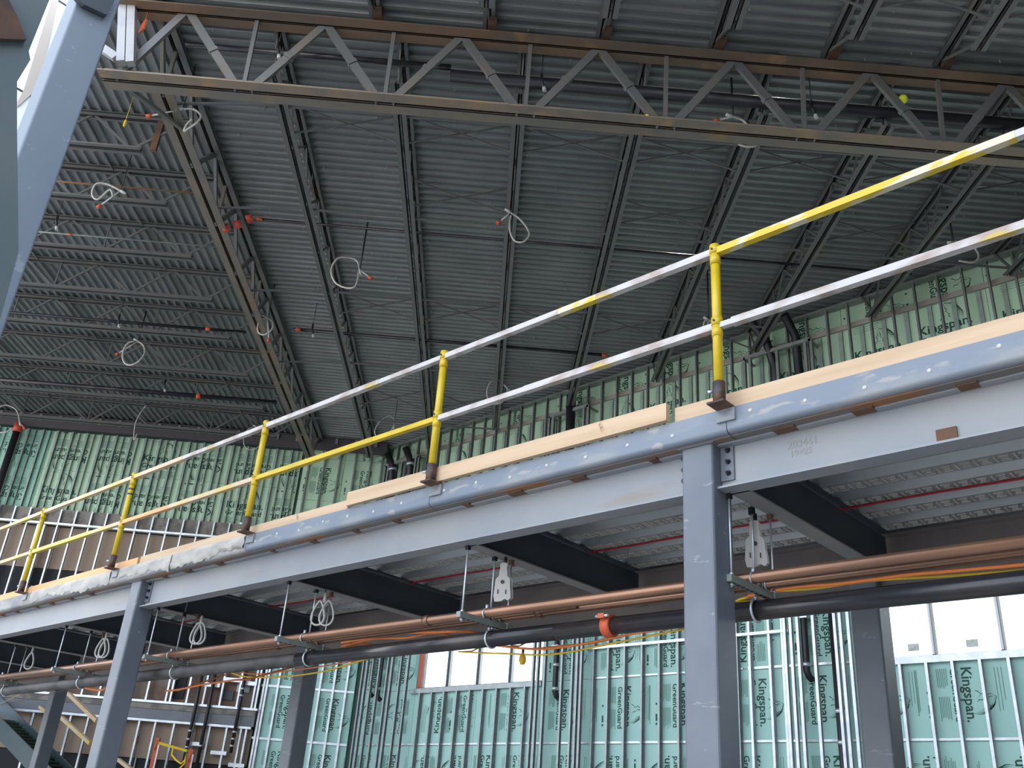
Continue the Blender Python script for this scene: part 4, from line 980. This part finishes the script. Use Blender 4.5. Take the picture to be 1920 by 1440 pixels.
# sprinkler mains
def upipe(u0, u1, v, z, r, name, label, rings=(), rm=m_orange, m=m_blackpipe):
    return pipe([uvz(u0, v, z), uvz(u1, v, z)], r, m, name, label, couplings=[(uvz(a-0.05, v, z), uvz(a+0.05, v, z)) for a in rings], cm=rm)
upipe(-4.4, -1.0, 9.0, 10.42, 0.04, 'sprinkler_pipe', 'thin black sprinkler pipe behind the left half of the main truss')
upipe(-1.0, 11.0, 9.08, 10.36, 0.08, 'sprinkler_pipe', 'thick black sprinkler main behind the right half of the main truss', m=m_blk)
upipe(-4.2, 6.5, 12.58, 10.32, 0.022, 'sprinkler_pipe', 'thin black sprinkler branch crossing the middle of the roof', (-4.15,))
upipe(-4.2, 1.95, 16.2, 10.3, 0.035, 'sprinkler_pipe', 'black sprinkler branch ending in an orange cap, lower middle of the roof', (1.95, -4.1))
upipe(-13.0, -5.2, 16.5, 10.3, 0.03, 'sprinkler_pipe', 'upper shiny sprinkler pipe in the left bay', (-5.95,))
upipe(-14.0, -5.2, 19.85, 10.3, 0.05, 'sprinkler_pipe', 'thick lower sprinkler main in the left bay', (-7.0,))
upipe(-9.5, -4.9, 11.75, 10.12, 0.016, 'sprinkler_pipe', 'reddish thin sprinkler pipe in the left bay nearest the blue column', m=m_rustlip)
upipe(-10.5, -4.9, 13.2, 10.12, 0.014, 'sprinkler_pipe', 'thin grey sprinkler pipe, second in the left bay', (-7.4,), m=m_studg)
# orange valve group at the joist girder
vg = thing('valve_group', uvz(-4.35, 12.6, 10.1), 'red-orange grooved fittings where the middle sprinkler branch meets the joist girder', 'fitting')
for (u, v, z) in ((-4.32, 12.6, 10.3), (-4.45, 12.5, 10.1), (-4.6, 12.45, 9.98)):
    q = MB(); q.tube([uvz(u-0.05, v, z), uvz(u+0.05, v, z+0.05)], 0.07, 10); q.build('grooved_fitting', m_red, vg)

# flexible sprinkler hoses
def hose(px, py, z, rad_px, shape, label, cap=None, drop=None, r=0.016):
    c = on_z(px, py, z); d = (c-EYE).length; k = d/F_PX
    n = (c-EYE).normalized()
    a1 = U*1.0; a1 = (a1 - n*0).normalized()             # loop lies in a vertical plane along U
    t = thing('flexible_sprinkler_hose', c, label, 'sprinkler hose')
    fx = V*0.25
    pts = [c + a1*(x_*rad_px*k) + ZU*(y_*rad_px*k*1.25) + fx*(x_*y_*rad_px*k) for x_, y_ in shape]
    out = []; N = len(pts)
    for i in range(N-1):
        p0 = pts[max(0, i-1)]; p1 = pts[i]; p2 = pts[i+1]; p3 = pts[min(N-1, i+2)]
        for j in range(5):
            s_ = j/5; out.append(0.5*((2*p1)+(p2-p0)*s_+(2*p0-5*p1+4*p2-p3)*s_*s_+(3*p1-p0-3*p2+p3)*s_**3))
    out.append(pts[-1])
    q = MB(); q.tube(out, r, 8); q.build('braided_hose', m_hose, t)
    q = MB(); q.tube([out[0], out[0]+(out[0]-out[2]).normalized()*0.10], 0.022, 8); f = q.build('fitting', m_white, t)
    e0 = out[-1]; dd = (out[-1]-out[-3]).normalized()
    if cap:
        a, b2 = cap; g0 = c + a1*(a*rad_px*k) + ZU*(b2*rad_px*k*1.25)
        q = MB(); q.tube([out[0], g0], 0.012, 8); q.build('reducer', m_white, t)
        q = MB(); q.tube([g0, g0+(g0-out[0]).normalized()*0.07], 0.03, 10); q.build('orange_cap', m_orange, t)
    if True:
        q = MB(); top = Vector((out[0].x, out[0].y, 10.83)); q.tube([top, out[0]], 0.014 if drop else 0.007, 8); q.build('threaded_drop', m_blk, t)
    return t
tear = [(0.9,0.3),(0.6,0.9),(0,1.0),(-0.7,0.8),(-1.0,0.1),(-0.6,-0.6),(0.2,-0.95),(0.8,-0.9),(0.9,-0.3),(0.85,0.1)]
ring = [(0.1,1.0),(0.7,0.7),(1.0,0.0),(0.7,-0.7),(0.0,-1.0),(-0.7,-0.7),(-0.95,0.0),(-0.7,0.7),(-0.2,0.95)]
dropl = [(-0.6,1.0),(0.1,0.7),(0.7,0.1),(0.9,-0.5),(0.5,-1.0),(-0.1,-0.9),(-0.5,-0.3),(-0.6,0.3),(-0.55,0.8)]
hose(648, 512, 9.75, 27, tear, 'pale hose loop on a black drop between second and third far joists, orange cap right', (1.6,-0.1), True)
hose(970, 428, 9.85, 25, dropl, 'pale hose loop hanging below the middle joist, orange tips', (-1.3,0.4), True)
hose(358, 225, 9.85, 17, [(-1,0.9),(0,1.1),(0.8,0.6),(0.7,-0.2),(0,-0.9),(-0.4,-1.1),(-0.3,-0.5),(0.1,0.1)], 'white curled hose crossing the joist girder near the truss', (-4.0,0.1), None)
hose(205, 358, 9.95, 20, [(0.9,0.1),(-0.3,0.5),(-1.2,0.4),(-1.4,-0.3),(-0.8,-0.7),(0,0.1),(0.5,-0.5)], 'tangled white hose under the first left sprinkler pipe', (-0.3,-1.2), None)
hose(497, 612, 9.9, 14, ring, 'small pale hose ring in front of the joist girder at mid length', (0.8,-1.4), None)
hose(250, 662, 9.85, 19, ring, 'oval pale hose loop alone under the left bay', (-1.3,-0.1), True, 0.018)
hose(932, 735, 10.0, 20, ring, 'pale hose ring below the joist left of the upper wall, near the mid rail', (1.3,0.1), None)
hose(722, 800, 10.1, 18, [(0.9,0.2),(0.8,0.8),(0.2,1.0),(-0.6,0.4),(-1.0,-0.4),(-0.6,-1.0),(0.0,-0.9)], 'tilted pale hose loop above the yellow mid rail', (0.5,-0.6), None)
hose(1392, 248, 9.95, 24, [(-0.7,1.0),(0.1,0.9),(0.8,0.1),(1.0,-0.6),(0.8,-1.1),(0.2,-1.1),(-0.3,-0.9)], 'white hose arcing behind the main truss bottom chord at the right', (-1.7,0.8), True)
hose(1815, 475, 10.0, 24, [(-1,0.6),(0,0.8),(0.6,0.4),(0.7,-0.2),(0.2,-0.6),(-0.7,-0.5)], 'hose loop hanging behind the white mid rail at the right', (-1.4,0.2), True)
hose(12, 785, 9.9, 20, [(1.2,-0.2),(0.5,0.7),(-0.5,0.9),(-1.1,0.2),(-0.8,-0.8),(0.2,-1.0),(0.8,-0.7)], 'pale hose loop at the far left above the standpipe', (1.6,-0.5), None)
hose(262, 795, 10.0, 15, [(0.0,1.6),(-0.3,0.9),(-0.5,0),(-0.4,-0.9),(-0.2,-1.6),(0.0,-1.0)], 'straight hanging pale hose in front of the left edge beam', None, None)
hose(475, 822, 9.95, 18, ring, 'thin pale hose ring behind the third rail post', (0.9,1.0), None, 0.012)
hose(1310+18, 610, 9.6, 9, ring, 'small hose end beside the tall yellow post', (-0.5,-1.5), True)
# small sprinkler fittings
for (px, py, z, lb) in ((105, 415, 10.1, 'black jointed fitting beside the blue column'), (222, 600, 10.2, 'small pale fitting under the upper left bay pipe'), (308, 722, 10.2, 'small pale fitting above the thick left bay main'), (585, 618, 10.2, 'orange-topped fitting between first and second far joists'), (520, 92, 10.3, 'small pale-ended fitting behind the left part of the main truss'), (1015, 152, 10.25, 'small pale fitting behind the middle of the main truss'), (1522, 203, 10.25, 'small pale fitting behind the right part of the main truss')):
    p = on_z(px, py, z); t = thing('sprinkler_fitting', p, lb, 'fitting')
    q = MB(); q.tube([Vector((p.x,p.y,10.83)), p+ZU*0.12], 0.006, 6); q.build('hanger_rod', m_blk, t)
    q = MB(); q.tube([p+ZU*0.12, p+ZU*0.02, p-ZU*0.1+U*0.04], 0.02, 8); q.build('elbow', m_blk, t)
    q = MB(); q.tube([p-ZU*0.1+U*0.04, p-ZU*0.16+U*0.05], 0.026, 8); q.build('end_ring', m_white, t)
for (px, py, z, lb) in ((1693, 186, 10.3, 'round yellow-green tag ball behind the main truss at the right'), (1213, 218, 9.6, 'tiny yellow-green tag on the truss bottom chord')):
    p = on_z(px, py, z); q = MB(); rr0 = 0.06 if px > 1500 else 0.025
    q.tube([p-ZU*rr0, p-ZU*rr0*0.5, p, p+ZU*rr0*0.6, p+ZU*rr0], [rr0*0.4, rr0*0.9, rr0, rr0*0.8, rr0*0.3], 10)
    tag(q.build('hivis_tag', m_hivis), lb, 'tag')

for (px, py, z, w_, h_, mm, lb) in ((268, 50, 10.3, 0.06, 0.17, m_orange, 'orange flag behind the pale post at the truss end'), (234, 231, 10.25, 0.02, 0.10, m_cordy, 'tiny yellow strip hanging in the left bay beside the blue column')):
    p = on_z(px, py, z); q = MB(); q.box((p.x-w_, p.y-0.01, p.z-h_/2), (p.x+w_, p.y+0.01, p.z+h_/2)); q.tube([p+ZU*h_/2, Vector((p.x, p.y, 10.84))], 0.004, 6)
    tag(q.build('hanging_flag', mm), lb, 'flag')
# ================================================================== near steel at the left
t = thing('tube_column', Vector((-7.16, 1.585, 0)), 'big pale blue square column at the left edge, close to the camera', 'column')
q = MB(); hss(q, -7.16, 1.585, 0.0, 8.3, 0.165); q.build('tube_section', m_colblue, t)
q = MB(); q.prism([on_x(a, b2, -6.93) for a, b2 in ((144,-6),(158,8),(196,26),(201,27),(206,18),(214,2),(216,-30),(150,-30))], (-0.06,0,0)); q.build('splice_plate', m_dark, t)
t = thing('near_column', Vector((-3.6, 0.4, 0)), 'blurry grey-green column filling the top left corner', 'column')
q = MB(); q.box((-3.8, 0.28, 3.9), (-3.5, 0.615, 8.0)); q.build('tube_section', m_gray_near, t)
q = MB(); q.prism([on_x(a, b2, -3.46) for a, b2 in ((-60,-60),(6,-20),(30,25),(50,74),(0,72),(-60,80))], (-0.03,0,0)); q.build('gusset_plate', m_rusty, t)
q = MB(); q.prism([on_x(a, b2, -3.485) for a, b2 in ((-120,60),(0,70),(50,74),(57,112),(32,153),(32,240),(35,470),(22,520),(0,600),(-160,640))], (-0.18,0,0)); q.build('lower_section', m_gray_near, t)
# white clad wall outside
t = thing('clad_wall', Vector((-11, 1.5, 0)), 'white panel wall with tan corner trim seen between the steel at the top left', 'building wall')
q = MB(); q.box((-11.2, -2.0, 0), (-11.0, 2.40, 14)); q.build('white_cladding', m_panelw, t)
q = MB(); q.prism([on_x(a, b2, -10.98) for a, b2 in ((97,0),(110,0),(72,165),(45,168))], (-0.03,0,0)); q.prism([on_x(a, b2, -10.98) for a, b2 in ((72,165),(45,168),(33,190),(33,200))], (-0.03,0,0)); q.build('corner_trim', m_tansof, t)
q = MB()
for z in (9.6, 11.2, 12.8, 8.0): q.box((-11.0, 0.8, z), (-10.99, 2.4, z+0.02))
q.build('panel_joints', m_bolt, t)

# ================================================================== lower left clutter
t = thing('metal_stair', on_y(60, 1400, 8.0), 'dark steel stair with green treads at the lower left corner', 'stair')
def stair_side(pa, pb, y, drop, ext0, ext1):
    A = on_y(*pa, y); B = on_y(*pb, y); d = (B-A).normalized(); A = A-d*ext0; B = B+d*ext1
    q = MB(); q.prism([A, B, B-ZU*drop, A-ZU*drop], (0, 0.03, 0)); q.build('stringer', m_stair, t); return A, B
A1, B1 = stair_side((0,1345), (63,1408), 8.0, 0.36, 0.6, 2.4)
A2, B2 = stair_side((0,1306), (72,1377), 8.5, 0.30, 0.6, 2.5)
n_ = 22
for k in range(1, n_):
    pa = A1.lerp(B1, k/n_); pb = A2.lerp(B2, k/n_); zz = pa.z-0.16
    q = MB(); q.box((pa.x-0.13, 8.03, zz-0.02), (pa.x+0.13, 8.5, zz+0.02)); q.box((pa.x-0.14, 8.03, zz-0.02), (pa.x-0.13, 8.5, zz+0.06)); q.build('tread', m_tread, t)
def strut_l(p, q_, y, label, m, w_=0.05):
    b = MB(); b.bar(on_y(*p, y), on_y(*q_, y), w_, w_); tag(b.build('wood_brace', m), label, 'brace')
strut_l((128,1300), (182,1352), 8.6, 'yellow-topped wood brace right of the far rear column', m_pine, 0.07)
strut_l((115,1345), (170,1394), 8.8, 'plain wood brace below the yellow-topped one', m_railt, 0.07)
strut_l((40,1300), (86,1334), 9.2, 'long thin wood brace left of the far rear column', m_railt, 0.06)
strut_l((68,1298), (90,1321), 9.4, 'short wood brace just under the black pipe at the left', m_railt, 0.06)
strut_l((222,1424), (250,1446), 8.8, 'wood brace low beside the second front column', m_railt, 0.06)
for (a, b2, lb) in (((262,1376), (245,1445), 'left red shoring post low behind the second column'), ((297,1384), (284,1445), 'middle red shoring post with a yellow rail'), ((360,1405), (349,1445), 'right red shoring post beside the black riser')):
    p0 = on_y(*a, 11.0); p1 = on_y(*b2, 11.0); p1 = Vector((p0.x, 11.0, 0)); t = thing('shoring_post', p1, lb, 'shoring post')
    q = MB(); q.bar(p1, p0, 0.09, 0.09, up=V); q.build('mast', m_orange, t)
    q = MB(); q.tube([p0-ZU*0.25+Vector((0.05,-0.06,0)), p0-ZU*0.12+Vector((0.1,-0.06,0)), p0-ZU*0.05+Vector((0.06,-0.06,0))], 0.012, 6); q.build('hook', m_red, t)
    q = MB(); q.bar(p1+Vector((0.09,0,0)), p0+Vector((0.09,0,-0.1)), 0.03, 0.03, up=V); q.build('guide_rail', m_galv, t)
strut_l((298,1393), (352,1408), 11.0, 'short yellow bar between red posts', m_yellow, 0.05)
t = thing('yellow_strap', on_y(330, 1420, 10.8), 'tangle of yellow strap hanging between the red posts', 'strap')
q = MB(); q.tube([on_y(a, b2, 10.8) for a, b2 in ((325,1402),(322,1415),(330,1425),(340,1432),(348,1424),(350,1410),(346,1432),(336,1442))], 0.02, 6); q.build('webbing', m_cordy, t)
q = MB()
for i in range(8):
    x = -19.5-0.35*i; q = MB(); q.box((x, 11.0, 0), (x+0.16, 11.05, 1.9+0.1*(i % 3))); tag(q.build('leaning_plank', m_railt), 'pale plank standing behind the stair', 'plank', 'planks behind the stair')
